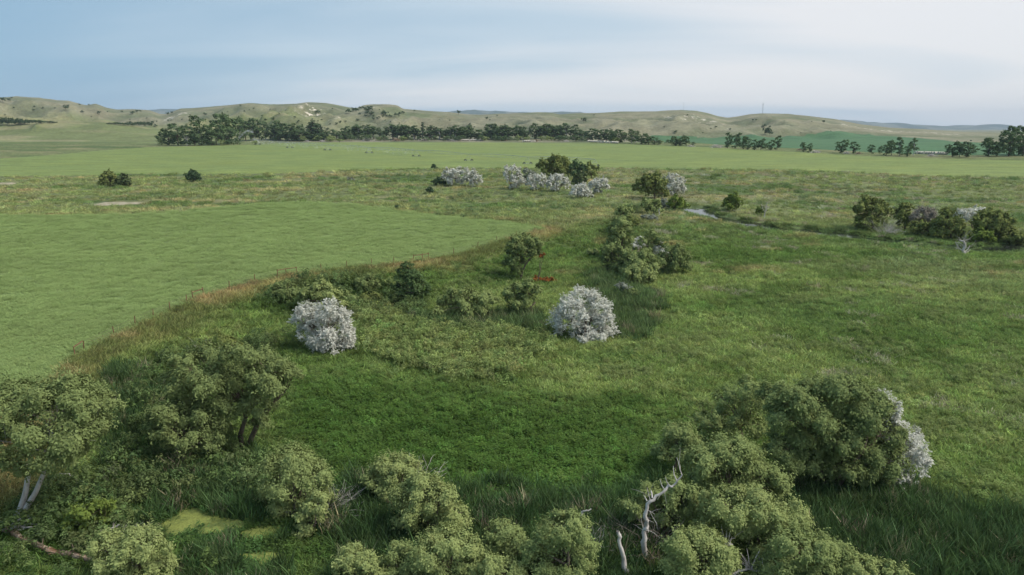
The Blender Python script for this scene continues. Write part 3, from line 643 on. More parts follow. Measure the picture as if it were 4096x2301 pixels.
# --- foreground and middle trees: name, label, category, kind, base, lobes
TREES = [
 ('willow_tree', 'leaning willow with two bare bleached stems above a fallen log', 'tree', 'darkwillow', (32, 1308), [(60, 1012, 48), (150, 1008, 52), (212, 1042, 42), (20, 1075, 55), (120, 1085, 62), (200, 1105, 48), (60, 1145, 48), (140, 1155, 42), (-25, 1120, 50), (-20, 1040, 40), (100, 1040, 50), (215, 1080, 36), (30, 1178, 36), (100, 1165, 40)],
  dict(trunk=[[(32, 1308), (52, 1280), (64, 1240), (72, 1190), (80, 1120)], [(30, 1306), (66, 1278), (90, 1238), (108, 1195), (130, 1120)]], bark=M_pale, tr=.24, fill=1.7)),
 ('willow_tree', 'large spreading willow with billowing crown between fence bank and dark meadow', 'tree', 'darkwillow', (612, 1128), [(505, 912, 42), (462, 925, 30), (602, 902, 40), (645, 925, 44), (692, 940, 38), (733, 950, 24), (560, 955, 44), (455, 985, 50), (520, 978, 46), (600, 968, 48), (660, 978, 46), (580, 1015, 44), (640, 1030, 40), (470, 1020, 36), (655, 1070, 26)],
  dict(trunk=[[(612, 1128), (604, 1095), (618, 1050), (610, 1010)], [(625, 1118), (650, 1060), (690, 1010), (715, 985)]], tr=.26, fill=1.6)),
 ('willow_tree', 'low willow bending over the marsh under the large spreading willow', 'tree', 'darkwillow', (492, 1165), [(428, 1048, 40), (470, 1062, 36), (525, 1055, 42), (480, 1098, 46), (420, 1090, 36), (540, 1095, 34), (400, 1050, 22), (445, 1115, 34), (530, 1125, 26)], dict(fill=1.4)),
 ('willow_shrub', 'olive willow shrub beside the duckweed pools with bare twigs at its side', 'shrub', 'willow', (742, 1300), [(740, 1178, 46), (702, 1200, 42), (785, 1205, 40), (740, 1230, 52), (800, 1250, 32), (690, 1240, 32), (775, 1285, 30), (720, 1280, 34)], dict(stems=3)),
 ('willow_shrub', 'small pale willow sprout in front of the olive willow shrub', 'shrub', 'palewillow', (775, 1352), [(800, 1268, 26), (770, 1288, 26), (785, 1315, 24), (765, 1338, 22)], dict(stems=3, leafpx=6)),
 ('willow_shrub', 'pale willow shrub with grey dead top at the head of a leafy diagonal row', 'shrub', 'palewillow', (985, 1275), [(985, 1188, 38), (950, 1212, 32), (1015, 1185, 30), (970, 1235, 34), (1015, 1225, 34)], dict(stems=3)),
 ('willow_shrub', 'broad pale willow shrub in the middle of the leafy diagonal row', 'shrub', 'palewillow', (1085, 1360), [(1060, 1240, 42), (1022, 1275, 44), (1105, 1262, 38), (1080, 1305, 46), (1135, 1300, 38), (1035, 1315, 38), (1150, 1325, 28), (1100, 1335, 36)], dict(stems=4)),
 ('willow_shrub', 'dense pale willow shrub at the low end of the leafy diagonal row', 'shrub', 'palewillow', (1130, 1470), [(1132, 1372, 42), (1090, 1400, 42), (1172, 1392, 36), (1130, 1425, 46), (1190, 1425, 32), (1080, 1440, 34)], dict(stems=4)),
 ('willow_shrub', 'yellow tinted willow shrub standing alone among the near reeds', 'shrub', 'palewillow', (895, 1500), [(890, 1410, 30), (865, 1432, 24), (920, 1430, 28), (895, 1455, 34), (945, 1455, 22)], dict(stems=3)),
 ('willow_shrub', 'low willow clump filling the gap below the broad pale willow shrub', 'shrub', 'willow', (1010, 1470), [(1000, 1405, 30), (1030, 1420, 32), (980, 1440, 30), (1015, 1450, 34)], dict(stems=3)),
 ('willow_shrub', 'leafy willow clump in front of the small rounded dark willow', 'shrub', 'palewillow', (1245, 1500), [(1235, 1432, 30), (1270, 1440, 30), (1300, 1450, 28), (1245, 1460, 32)], dict(stems=3)),
 ('willow_shrub', 'small rounded dark willow shrub against a taller willow in the reeds', 'shrub', 'willow', (1268, 1425), [(1265, 1345, 32), (1240, 1370, 26), (1295, 1365, 28), (1265, 1395, 34)], dict(stems=3)),
 ('willow_shrub', 'tall rounded willow shrub with a bare dead branch rising from its top', 'shrub', 'willow', (1405, 1480), [(1415, 1328, 40), (1385, 1355, 36), (1450, 1350, 36), (1410, 1390, 46), (1350, 1390, 30), (1470, 1385, 30), (1370, 1430, 40), (1440, 1430, 42), (1400, 1460, 40)], dict(stems=4)),
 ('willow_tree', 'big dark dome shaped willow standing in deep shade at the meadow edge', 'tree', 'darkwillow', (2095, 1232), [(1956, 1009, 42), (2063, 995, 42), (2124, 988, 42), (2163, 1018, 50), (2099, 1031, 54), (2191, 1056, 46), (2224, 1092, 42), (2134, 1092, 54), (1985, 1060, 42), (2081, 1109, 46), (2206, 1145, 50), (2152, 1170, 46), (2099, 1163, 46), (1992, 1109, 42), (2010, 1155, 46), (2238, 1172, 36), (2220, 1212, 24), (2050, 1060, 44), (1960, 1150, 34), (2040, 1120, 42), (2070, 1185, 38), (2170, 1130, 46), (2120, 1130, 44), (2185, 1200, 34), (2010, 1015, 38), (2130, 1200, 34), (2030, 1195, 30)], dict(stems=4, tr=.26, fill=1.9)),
 ('willow_tree', 'thin light willow with an open crown beside the big dark dome willow', 'tree', 'willow', (1880, 1125), [(1828, 1006, 28), (1878, 985, 36), (1892, 1022, 32), (1845, 1052, 40), (1788, 1068, 30), (1892, 1075, 34), (1820, 1080, 28)], dict(fill=1.0)),
 ('olive_tree', 'tall silver leaved tree half hidden behind the big dark dome willow', 'tree', 'silver', (2268, 1215), [(2216, 1012, 26), (2240, 1035, 24), (2230, 1060, 26), (2292, 1128, 36), (2282, 1098, 24), (2300, 1160, 26), (2282, 1180, 32), (2262, 1222, 26), (2250, 1150, 34), (2250, 1090, 30)], dict(spread=.2, leafpx=4.0)),
 ('willow_tree', 'small pale willow rising behind the crooked dead trunk', 'tree', 'willow', (1702, 1200), [(1706, 1095, 34), (1692, 1142, 40), (1738, 1118, 30), (1725, 1150, 32), (1665, 1150, 24)], dict(fill=1.5)),
 ('willow_tree', 'wide pale willow with rounded tufts right of the crooked dead trunk', 'tree', 'willow', (1850, 1300), [(1835, 1140, 44), (1867, 1152, 42), (1775, 1168, 46), (1828, 1181, 50), (1880, 1186, 44), (1935, 1212, 38), (1948, 1242, 34), (1910, 1232, 46), (1848, 1222, 46), (1780, 1215, 42), (1810, 1255, 40)], dict(stems=3)),
 ('willow_shrub', 'bright tufted willow shrub spilling forward from the wide pale willow', 'shrub', 'palewillow', (1900, 1395), [(1831, 1278, 44), (1800, 1298, 36), (1920, 1285, 46), (1890, 1308, 46), (1990, 1305, 36), (1970, 1330, 34), (1850, 1320, 40), (1930, 1330, 40), (2005, 1320, 24)], dict(stems=4)),
 ('willow_shrub', 'dense green willow shrub around the foot of the crooked dead trunk', 'shrub', 'willow', (1680, 1350), [(1588, 1272, 26), (1636, 1242, 24), (1706, 1252, 40), (1745, 1276, 36), (1690, 1290, 42), (1650, 1300, 30), (1735, 1310, 34), (1600, 1295, 22)], dict(stems=4)),
 ('willow_shrub', 'bushy willow shrub with dry branches sticking out of its top', 'shrub', 'palewillow', (1760, 1480), [(1719, 1375, 36), (1782, 1358, 28), (1756, 1405, 46), (1808, 1412, 40), (1720, 1430, 42), (1780, 1445, 44), (1840, 1440, 34)], dict(stems=4)),
 ('willow_shrub', 'spreading willow thicket beside the dark shaded reeds', 'shrub', 'willow', (2060, 1470), [(1992, 1377, 36), (2036, 1388, 42), (2080, 1405, 42), (2114, 1408, 30), (2020, 1425, 40), (1970, 1415, 40), (2070, 1445, 40), (1930, 1440, 40), (2130, 1450, 34)], dict(stems=4)),
 ('willow_shrub', 'low pale willow scrub trailing off into the reeds', 'shrub', 'palewillow', (2200, 1480), [(2160, 1432, 28), (2205, 1438, 26), (2250, 1442, 22), (2185, 1460, 30), (2240, 1465, 26)], dict(stems=3)),
 ('willow_shrub', 'glossy dark green bush above the rotten fallen log', 'shrub', 'bright', (225, 1352), [(215, 1292, 28), (250, 1285, 22), (195, 1315, 26), (240, 1320, 30), (215, 1335, 28)], dict(stems=3, leafpx=6.5)),
 ('willow_shrub', 'grey green willow shrub at the butt end of the rotten log', 'shrub', 'palewillow', (335, 1480), [(265, 1385, 30), (350, 1360, 28), (385, 1385, 30), (325, 1400, 36), (275, 1425, 34), (360, 1430, 38), (405, 1430, 26), (310, 1455, 34)], dict(stems=4)),
 ('scrub_bush', 'dry brown topped bush behind the large spreading willow', 'shrub', 'olive', (545, 900), [(520, 880, 18), (560, 868, 20), (585, 878, 18), (545, 893, 20)], dict(stems=3)),
 # middle distance
 ('olive_tree', 'silver leaved tree with forked uneven top beside the willow scrub', 'tree', 'silver', (822, 880), [(770, 782, 20), (766, 800, 18), (748, 808, 15), (830, 785, 26), (858, 798, 18), (795, 815, 28), (842, 822, 30), (770, 838, 26), (868, 842, 22), (820, 850, 32), (790, 868, 24), (868, 870, 24), (835, 878, 24), (880, 872, 16)], dict(stems=3, leafpx=3.9, fill=1.5)),
 ('olive_tree', 'round silver leaved tree standing alone at the edge of the reeds', 'tree', 'silver', (1470, 848), [(1470, 752, 28), (1432, 775, 26), (1505, 775, 26), (1412, 805, 26), (1525, 808, 24), (1465, 790, 34), (1495, 815, 32), (1430, 825, 30), (1530, 835, 20), (1470, 842, 30), (1415, 842, 22), (1508, 850, 24), (1470, 862, 16)], dict(stems=4, leafpx=3.9, fill=1.5)),
 ('willow_tree', 'bushy olive willow directly behind the forked silver tree', 'tree', 'palewillow', (806, 795), [(805, 728, 22), (780, 745, 22), (832, 745, 22), (762, 765, 16), (805, 765, 28), (850, 770, 18), (790, 785, 18)], dict(stems=3)),
 ('spruce_tree', 'dark conifer with layered branches below the fence bank', 'tree', 'spruce', (1036, 770), [(1025, 668, 12), (1020, 684, 17), (1042, 690, 17), (1010, 702, 18), (1045, 708, 20), (1030, 722, 26), (1060, 724, 18), (1005, 726, 16), (1020, 742, 24), (1055, 742, 22), (1040, 760, 22)], dict(fill=1.5, back=.6)),
 ('willow_shrub', 'wide rounded willow shrub at the far reed edge', 'shrub', 'willow', (1170, 808), [(1140, 750, 20), (1178, 748, 22), (1215, 755, 22), (1238, 762, 16), (1120, 768, 20), (1165, 775, 26), (1205, 782, 22), (1100, 790, 14), (1170, 798, 20)], dict(stems=4)),
 ('willow_tree', 'willow with a bent low trunk beside the wide rounded shrub', 'tree', 'willow', (1300, 797), [(1305, 728, 18), (1335, 722, 18), (1350, 735, 14), (1290, 750, 20), (1322, 752, 20), (1280, 738, 14), (1300, 772, 18)], dict(trunk=[[(1300, 797), (1325, 785), (1345, 762), (1335, 740)]], tr=.18)),
 ('willow_tree', 'tall leaning tree with one rusty dead spray on the meadow slope', 'tree', 'darkwillow', (1308, 708), [(1318, 606, 18), (1345, 615, 18), (1295, 618, 18), (1315, 632, 22), (1282, 640, 16), (1345, 637, 16), (1298, 655, 20), (1278, 670, 16), (1300, 682, 14)], dict(trunk=[[(1308, 708), (1312, 690), (1322, 665), (1340, 645)]], tr=.2)),
 ('willow_tree', 'ragged willow with bare limbs at the back of the mid meadow clump', 'tree', 'willow', (1565, 650), [(1560, 562, 16), (1545, 580, 16), (1575, 578, 14), (1555, 600, 20), (1580, 610, 16), (1540, 620, 16), (1570, 632, 18)], dict(fill=1.5)),
 ('willow_tree', 'dark willow on the left side of the mid meadow clump', 'tree', 'darkwillow', (1560, 690), [(1535, 632, 18), (1560, 642, 20), (1530, 655, 14), (1575, 660, 22), (1550, 672, 18)], dict()),
 ('willow_tree', 'spreading willow over the mid meadow clump with pale broken limbs', 'tree', 'willow', (1600, 700), [(1590, 655, 22), (1625, 652, 20), (1605, 672, 24), (1640, 672, 18), (1580, 680, 20)], dict()),
 ('willow_shrub', 'round dome shaped willow shrub in front of the mid meadow clump', 'shrub', 'palewillow', (1608, 715), [(1608, 682, 18), (1590, 695, 18), (1630, 692, 18), (1610, 703, 20), (1640, 705, 12), (1580, 708, 14)], dict(stems=3)),
 ('willow_tree', 'wind bent dark willow at the right of the mid meadow clump', 'tree', 'darkwillow', (1695, 690), [(1705, 630, 14), (1690, 645, 20), (1720, 648, 16), (1665, 662, 18), (1700, 668, 22), (1725, 672, 14), (1680, 682, 14)], dict()),
 ('willow_tree', 'fan shaped willow with a forked trunk and silver shrubs behind it', 'tree', 'willow', (1630, 650), [(1640, 595, 15), (1668, 603, 15), (1618, 610, 13), (1645, 615, 15), (1630, 632, 14), (1675, 620, 10)], dict(fill=1.1)),
 ('olive_tree', 'small silver shrub showing through the mid meadow willows', 'shrub', 'silver', (1612, 632), [(1608, 606, 10), (1598, 620, 12), (1616, 620, 10)], dict(stems=2, leafpx=4.5)),
 ('olive_tree', 'round grey silver shrub tucked behind the wind bent willow', 'shrub', 'silver', (1660, 648), [(1660, 628, 14), (1648, 636, 10), (1670, 636, 10)], dict(stems=2, leafpx=4.5)),
 ('willow_tree', 'slender willow with an upright fan of branches nearest the field tip', 'tree', 'willow', (1572, 560), [(1568, 530, 12), (1585, 532, 10), (1555, 538, 9), (1575, 545, 11)], dict(leafpx=5)),
 ('willow_tree', 'scraggly low willow below the slender fan willow', 'tree', 'willow', (1560, 590), [(1548, 565, 12), (1570, 562, 12), (1558, 578, 13), (1582, 575, 9)], dict(leafpx=5)),
 ('willow_tree', 'dark brown stemmed shrub right of the scraggly low willow', 'shrub', 'olive', (1590, 570), [(1585, 555, 9), (1598, 560, 9), (1590, 567, 8)], dict(stems=3, leafpx=5)),
 ('willow_tree', 'round willow with a curved pale stem on the creek bank', 'tree', 'willow', (1645, 540), [(1630, 512, 13), (1650, 515, 13), (1635, 527, 12), (1655, 528, 10)], dict(leafpx=5)),
 ('scrub_bush', 'greyish twiggy bush in front of the creek bank willow', 'shrub', 'greysilver', (1632, 556), [(1625, 548, 9), (1640, 549, 9), (1648, 551, 6)], dict(stems=3, leafpx=4.5)),
 ('willow_tree', 'tall spreading green tree at the creek bend next to a silver tree', 'tree', 'olive', (1648, 500), [(1630, 450, 13), (1650, 447, 13), (1612, 465, 13), (1640, 465, 17), (1662, 465, 15), (1600, 474, 10), (1625, 480, 16), (1655, 484, 16), (1670, 490, 12)], dict(leafpx=5)),
 ('olive_tree', 'tall silver tree leaning against the green tree at the creek bend', 'tree', 'silver', (1695, 494), [(1685, 452, 11), (1698, 455, 13), (1710, 465, 12), (1692, 470, 14), (1708, 482, 13), (1690, 486, 11), (1716, 478, 8)], dict(leafpx=4.5, stems=2)),
 ('green_bush', 'round bright green bush beside the stream pool', 'shrub', 'bright', (1706, 530), [(1700, 505, 13), (1718, 512, 14), (1692, 516, 12), (1708, 522, 14), (1725, 520, 9)], dict(leafpx=5, stems=2)),
 ('olive_tree', 'little grey silver bush between willow and bright green bush', 'shrub', 'greysilver', (1672, 527), [(1668, 512, 9), (1676, 518, 9), (1668, 521, 8)], dict(leafpx=4.5, stems=2)),
 ('green_bush', 'lone leafy green tree on the grass beyond the stream pool', 'tree', 'bright', (1842, 532), [(1846, 497, 11), (1836, 508, 12), (1856, 508, 11), (1830, 518, 10), (1846, 520, 13), (1858, 517, 8)], dict(leafpx=5)),
 ('green_bush', 'tiny dark tree beside a bare white snag east of the stream pool', 'tree', 'bright', (1915, 545), [(1914, 526, 7), (1910, 533, 7), (1919, 533, 6)], dict(leafpx=4.5)),
 ('cottonwood_tree', 'large round dark tree towering over the silver bushes', 'tree', 'olive', (1398, 452), [(1392, 404, 13), (1412, 404, 13), (1372, 412, 13), (1428, 415, 12), (1358, 416, 9), (1395, 420, 17), (1418, 430, 15), (1378, 432, 14), (1400, 442, 14)], dict(leafpx=5)),
 ('cottonwood_tree', 'smaller dark tree right of the large round one', 'tree', 'dark', (1455, 452), [(1452, 415, 11), (1440, 424, 10), (1465, 426, 11), (1450, 438, 12)], dict(leafpx=5)),
 ('cottonwood_tree', 'open branched green tree behind the last silver bush', 'tree', 'olive', (1488, 452), [(1482, 418, 9), (1497, 424, 9), (1478, 430, 9), (1492, 438, 10)], dict(leafpx=5, fill=1.1)),
 ('scrub_bush', 'dull grey green bush under the dark trees', 'shrub', 'hedge', (1462, 466), [(1455, 446, 10), (1470, 442, 9), (1462, 456, 12), (1448, 458, 8)], dict(leafpx=4.5, stems=2)),
 ('olive_tree', 'dull olive silver bush behind the first of the silver row', 'shrub', 'greysilver', (1328, 460), [(1325, 436, 10), (1338, 440, 9), (1328, 450, 10)], dict(leafpx=4.5, stems=2)),
 ('olive_tree', 'ragged silver bush at the start of the silver row', 'shrub', 'silver', (1295, 476), [(1282, 428, 11), (1297, 430, 10), (1278, 442, 11), (1302, 446, 12), (1288, 458, 12), (1310, 458, 9), (1296, 468, 11)], dict(leafpx=4.5, stems=2)),
 ('olive_tree', 'wide silver bush below the large round dark tree', 'shrub', 'silver', (1352, 480), [(1342, 452, 11), (1360, 450, 11), (1335, 465, 11), (1355, 467, 13), (1372, 464, 10), (1345, 474, 9)], dict(leafpx=4.5, stems=2)),
 ('olive_tree', 'silver bush in the middle of the silver row', 'shrub', 'silver', (1402, 482), [(1395, 452, 11), (1412, 452, 12), (1388, 466, 12), (1410, 468, 13), (1425, 464, 9), (1395, 476, 9)], dict(leafpx=4.5, stems=2)),
 ('olive_tree', 'bright silver bush standing forward of the silver row', 'shrub', 'silver', (1462, 498), [(1465, 470, 9), (1450, 478, 11), (1472, 482, 12), (1442, 490, 10), (1460, 490, 13), (1482, 492, 9)], dict(leafpx=4.5, stems=2)),
 ('olive_tree', 'silver bush with a shaded green foot at the end of the silver row', 'shrub', 'silver', (1506, 488), [(1500, 460, 10), (1517, 458, 10), (1492, 468, 10), (1512, 472, 12), (1526, 474, 8), (1504, 482, 9)], dict(leafpx=4.5, stems=2)),
 ('olive_tree', 'left bush of the separate silver pair beside the junipers', 'shrub', 'silver', (1142, 468), [(1130, 438, 11), (1148, 436, 12), (1120, 448, 9), (1140, 452, 13), (1155, 458, 9), (1132, 462, 8)], dict(leafpx=4.5, stems=2)),
 ('olive_tree', 'right bush of the separate silver pair beside the junipers', 'shrub', 'silver', (1185, 470), [(1170, 438, 11), (1185, 442, 12), (1200, 450, 10), (1175, 456, 13), (1195, 462, 10), (1206, 456, 7)], dict(leafpx=4.5, stems=2)),
 ('olive_tree', 'tiny silver bush alone on the dry prairie strip', 'shrub', 'greysilver', (882, 458), [(880, 452, 5), (885, 453, 5)], dict(leafpx=3.5)),
 ('juniper', 'low spreading dark juniper against the silver pair', 'shrub', 'juniper', (1102, 466), [(1094, 458, 7), (1108, 452, 7), (1102, 460, 8), (1115, 460, 6)], dict(leafpx=4, stems=2)),
 ('juniper', 'small dark juniper at the lower edge of the irrigated field', 'shrub', 'juniper', (1092, 426), [(1091, 417, 4), (1090, 422, 5), (1095, 422, 4)], dict(leafpx=3.5)),
 ('juniper', 'little dark tree with a fallen branch below the silver pair', 'tree', 'juniper', (1081, 487), [(1081, 476, 5), (1076, 480, 5), (1086, 480, 5)], dict(leafpx=3.5)),
 ('juniper', 'tiny dark shrub at the far edge of the near field', 'shrub', 'juniper', (998, 528), [(998, 521, 4), (996, 525, 4)], dict(leafpx=3.5)),
 ('juniper', 'flame shaped dark juniper alone between the two fields', 'shrub', 'juniper', (487, 458), [(484, 436, 7), (475, 443, 7), (492, 444, 8), (482, 450, 10), (498, 450, 6)], dict(leafpx=4)),
 ('scrub_bush', 'brownish round bush of the pair on the left prairie', 'shrub', 'olive', (276, 469), [(272, 442, 10), (262, 452, 10), (280, 452, 12), (268, 462, 10), (255, 464, 7), (290, 458, 8)], dict(leafpx=4.5, stems=2)),
 ('scrub_bush', 'darker green round bush of the pair on the left prairie', 'shrub', 'hedge', (310, 470), [(308, 450, 9), (300, 460, 9), (318, 459, 9), (310, 464, 9)], dict(leafpx=4.5, stems=2)),
 # clump on the right along the stream
 ('scrub_tree', 'ragged dark green tree with bare twigs at the stream corner', 'tree', 'olive', (2200, 580), [(2190, 512, 15), (2215, 520, 14), (2170, 530, 15), (2200, 535, 18), (2225, 540, 13), (2180, 555, 17), (2210, 560, 14), (2172, 572, 12)], dict(fill=1.5)),
 ('scrub_tree', 'narrow upright dark tree in the stream thicket', 'tree', 'olive', (2275, 578), [(2283, 520, 10), (2272, 530, 11), (2265, 545, 12), (2285, 545, 11), (2275, 562, 10)], dict(fill=1.5)),
 ('scrub_bush', 'bare grey twiggy bush between the dark stream trees', 'shrub', 'twig', (2330, 585), [(2325, 535, 14), (2340, 545, 15), (2315, 550, 12), (2335, 565, 15), (2350, 560, 11)], dict(fill=1.6, stems=3, leafpx=7)),
 ('scrub_tree', 'dark bushy tree below the bare grey twigs', 'tree', 'olive', (2345, 596), [(2335, 575, 13), (2310, 572, 12), (2355, 572, 13), (2320, 590, 11)], dict()),
 ('scrub_tree', 'olive leafed tree in the middle of the stream thicket', 'tree', 'olive', (2395, 605), [(2375, 538, 11), (2390, 548, 14), (2370, 560, 13), (2400, 570, 16), (2385, 588, 16), (2410, 592, 12), (2360, 585, 12)], dict(fill=1.5)),
 ('olive_tree', 'pale silver crown topping the stream thicket', 'tree', 'silver', (2448, 580), [(2425, 540, 11), (2445, 534, 11), (2465, 537, 10), (2435, 550, 11)], dict(leafpx=4.5)),
 ('scrub_tree', 'broad dark round tree beside the silver crown', 'tree', 'olive', (2500, 605), [(2490, 545, 15), (2515, 548, 14), (2470, 560, 16), (2500, 565, 18), (2530, 565, 14), (2480, 582, 16), (2520, 585, 16), (2540, 580, 10)], dict()),
 ('green_bush', 'light green bush at the front of the stream thicket', 'shrub', 'bright', (2470, 612), [(2460, 590, 13), (2480, 592, 12), (2445, 600, 11), (2470, 602, 12), (2490, 604, 10)], dict(stems=3)),
 ('scrub_tree', 'dark low tree sloping down to the stream water', 'tree', 'olive', (2545, 618), [(2540, 596, 12), (2560, 600, 12), (2530, 606, 12), (2555, 610, 12), (2575, 606, 10)], dict()),
 # bank shrubs
 ('bank_shrub', 'dark leafy shrub on the fence bank above the forked silver tree', 'shrub', 'darkwillow', (712, 755), [(700, 725, 14), (725, 722, 14), (690, 738, 13), (715, 740, 15), (740, 735, 12)], dict(stems=3)),
 ('bank_shrub', 'dark shrub on the bank between willow and conifer', 'shrub', 'darkwillow', (925, 735), [(905, 708, 13), (930, 704, 13), (918, 720, 15), (945, 716, 12)], dict(stems=3)),
 ('bank_shrub', 'low brown green bush at the foot of the bank left of the conifer', 'shrub', 'olive', (935, 772), [(920, 752, 12), (945, 750, 13), (932, 763, 12), (955, 765, 10)], dict(stems=3)),
 ('bank_shrub', 'dull shrub at the reed edge between forked silver tree and bank', 'shrub', 'willow', (880, 775), [(868, 745, 12), (885, 752, 11), (872, 762, 13), (892, 768, 9)], dict(stems=3)),
 ('bank_shrub', 'grey green shrub of the small pair north of the reeds', 'shrub', 'greysilver', (1572, 745), [(1562, 722, 11), (1575, 728, 11), (1565, 736, 10)], dict(stems=3)),
 ('bank_shrub', 'yellow green shrub of the small pair north of the reeds', 'shrub', 'willow', (1592, 752), [(1590, 738, 10), (1602, 740, 9), (1585, 746, 9)], dict(stems=3)),
 ('bank_shrub', 'low round shrub in the grass west of the mid meadow clump', 'shrub', 'palewillow', (1490, 642), [(1483, 634, 8), (1496, 635, 9), (1490, 638, 8)], dict(stems=3)),
]
for i, (nm, lab, cat, kind, base, lobes, kw) in enumerate(TREES):
    plant(nm, lab, cat, kind, base, lobes, seed=i + 1, **kw)
print('leaves', NLEAF[0])

M_crop = leaf_material('alfalfa leaves', None, None, inst=True, trans=.3, lo=.85, hi=1.2)
# ------------------------------------------------------------------ meadow plants (one object for each kind of growth)
PR = np.random.default_rng(99)
def blades(n, rad, h0, h1_, wid, lean, seg=1, rnd_sd=.22):
    V, R = [], []
    for i in range(n):
        a = PR.uniform(0, 6.283); r = rad * math.sqrt(PR.random()); x, y = r * math.cos(a), r * math.sin(a); h = PR.uniform(h0, h1_)
        ld = PR.uniform(0, 6.283); l = lean * PR.uniform(.3, 1.3) * h; dx_, dy_ = l * math.cos(ld), l * math.sin(ld)
        t = PR.uniform(0, 6.283); wx, wy = wid * math.cos(t) * .5, wid * math.sin(t) * .5; q = float(np.clip(PR.normal(.45, rnd_sd), 0, 1))
        if seg == 1:
            V += [(x - wx, y - wy, 0), (x + wx, y + wy, 0), (x + dx_ + wx * .3, y + dy_ + wy * .3, h), (x + dx_ - wx * .3, y + dy_ - wy * .3, h)]; R += [q] * 4
        else:
            mx_, my_ = x + dx_ * .3, y + dy_ * .3
            V += [(x - wx, y - wy, 0), (x + wx, y + wy, 0), (mx_ + wx, my_ + wy, h * .6), (mx_ - wx, my_ - wy, h * .6)]
            V += [(mx_ - wx, my_ - wy, h * .6), (mx_ + wx, my_ + wy, h * .6), (x + dx_ + wx * .2, y + dy_ + wy * .2, h), (x + dx_ - wx * .2, y + dy_ - wy * .2, h)]; R += [q] * 8
    return np.array(V), np.array(R)
def leafy(n, rad, h0, h1_, size, per, asp=.45, dome=True):
    V, R = [], []
    for i in range(n):
        a = PR.uniform(0, 6.283); r = rad * math.sqrt(PR.random()); x, y = r * math.cos(a), r * math.sin(a); h = PR.uniform(h0, h1_) * (1 - .5 * (r / rad) ** 2 if dome else 1)
        q0 = PR.normal(.5, .15); lx, ly = PR.normal(0, .12, 2) * h
        for k in range(per):
            f = (k + 1) / per; z = h * (.25 + .75 * f); b = PR.uniform(0, 6.283); s = size * PR.uniform(.7, 1.3) * (1.15 - .4 * f)
            d = np.array([math.cos(b), math.sin(b), PR.uniform(-.1, .38)]); d /= np.linalg.norm(d); w_ = np.array([-math.sin(b), math.cos(b), 0]) * s * asp
            p = np.array([x + lx * f, y + ly * f, z]); V += [p, p + d * s * .5 + w_ * .5, p + d * s, p + d * s * .5 - w_ * .5]; R += [float(np.clip(q0 + PR.normal(0, .15), 0, 1))] * 4
    return np.array(V), np.array(R)
def dome_shrub(n, rad, h, size, asp=.35):
    c = [(PR.normal(0, .35) * rad, PR.normal(0, .35) * rad, h * PR.uniform(.45, .8)) for _ in range(4)]
    V, Q, R = leaves_np(c, [rad * .55] * 4, [n // 4] * 4, size, PR, asp=asp, sub=6, upb=.45)
    V[:, 2] = np.maximum(V[:, 2], 0); return V, R
def protos(name, gens, mtl=M_plant):
    col = bpy.data.collections.new(name)
    for i, (V, R) in enumerate(gens):
        o = bpy.data.objects.new('%s_sprig_%d' % (name, i), mesh_np(name, V, np.arange(len(V)).reshape(-1, 4), mtl, R)); col.objects.link(o)
    return col, len(gens)
P_grass = protos('grass', [blades(44, .6, .14, .42, .075, 1.3) for _ in range(5)])
P_dry = protos('drygrass', [blades(46, .6, .2, .5, .06, 1.2) for _ in range(4)])
P_forb = protos('forb', [leafy(14, .5, .45, .8, .20, 6) for _ in range(5)])
P_reed = protos('reed', [blades(48, .6, .6, 1.0 + .12 * q, .06, .5, 2) for q in range(6)])
P_scrub = protos('scrub', [dome_shrub(260, .75, 1.25, .17) for _ in range(5)])
P_crop = protos('crop', [leafy(32, .65, .2, .28, .105, 4, .65, False) for _ in range(5)], M_crop)

def node_group(col):
    g = bpy.data.node_groups.new('scatter_' + col.name, 'GeometryNodeTree')
    g.interface.new_socket('Geometry', in_out='INPUT', socket_type='NodeSocketGeometry'); g.interface.new_socket('Geometry', in_out='OUTPUT', socket_type='NodeSocketGeometry')
    gi = g.nodes.new('NodeGroupInput'); go = g.nodes.new('NodeGroupOutput'); ip = g.nodes.new('GeometryNodeInstanceOnPoints')
    ci = g.nodes.new('GeometryNodeCollectionInfo'); ci.inputs['Collection'].default_value = col; ci.inputs['Separate Children'].default_value = True; ci.inputs['Reset Children'].default_value = True
    def na(n, t): a = g.nodes.new('GeometryNodeInputNamedAttribute'); a.data_type = t; a.inputs['Name'].default_value = n; return a.outputs['Attribute']
    k = g.links.new; k(gi.outputs[0], ip.inputs['Points']); k(ci.outputs[0], ip.inputs['Instance']); ip.inputs['Pick Instance'].default_value = True
    k(na('variant', 'INT'), ip.inputs['Instance Index']); k(na('rot', 'FLOAT_VECTOR'), ip.inputs['Rotation']); k(na('scl', 'FLOAT_VECTOR'), ip.inputs['Scale']); k(ip.outputs[0], go.inputs[0])
    return g
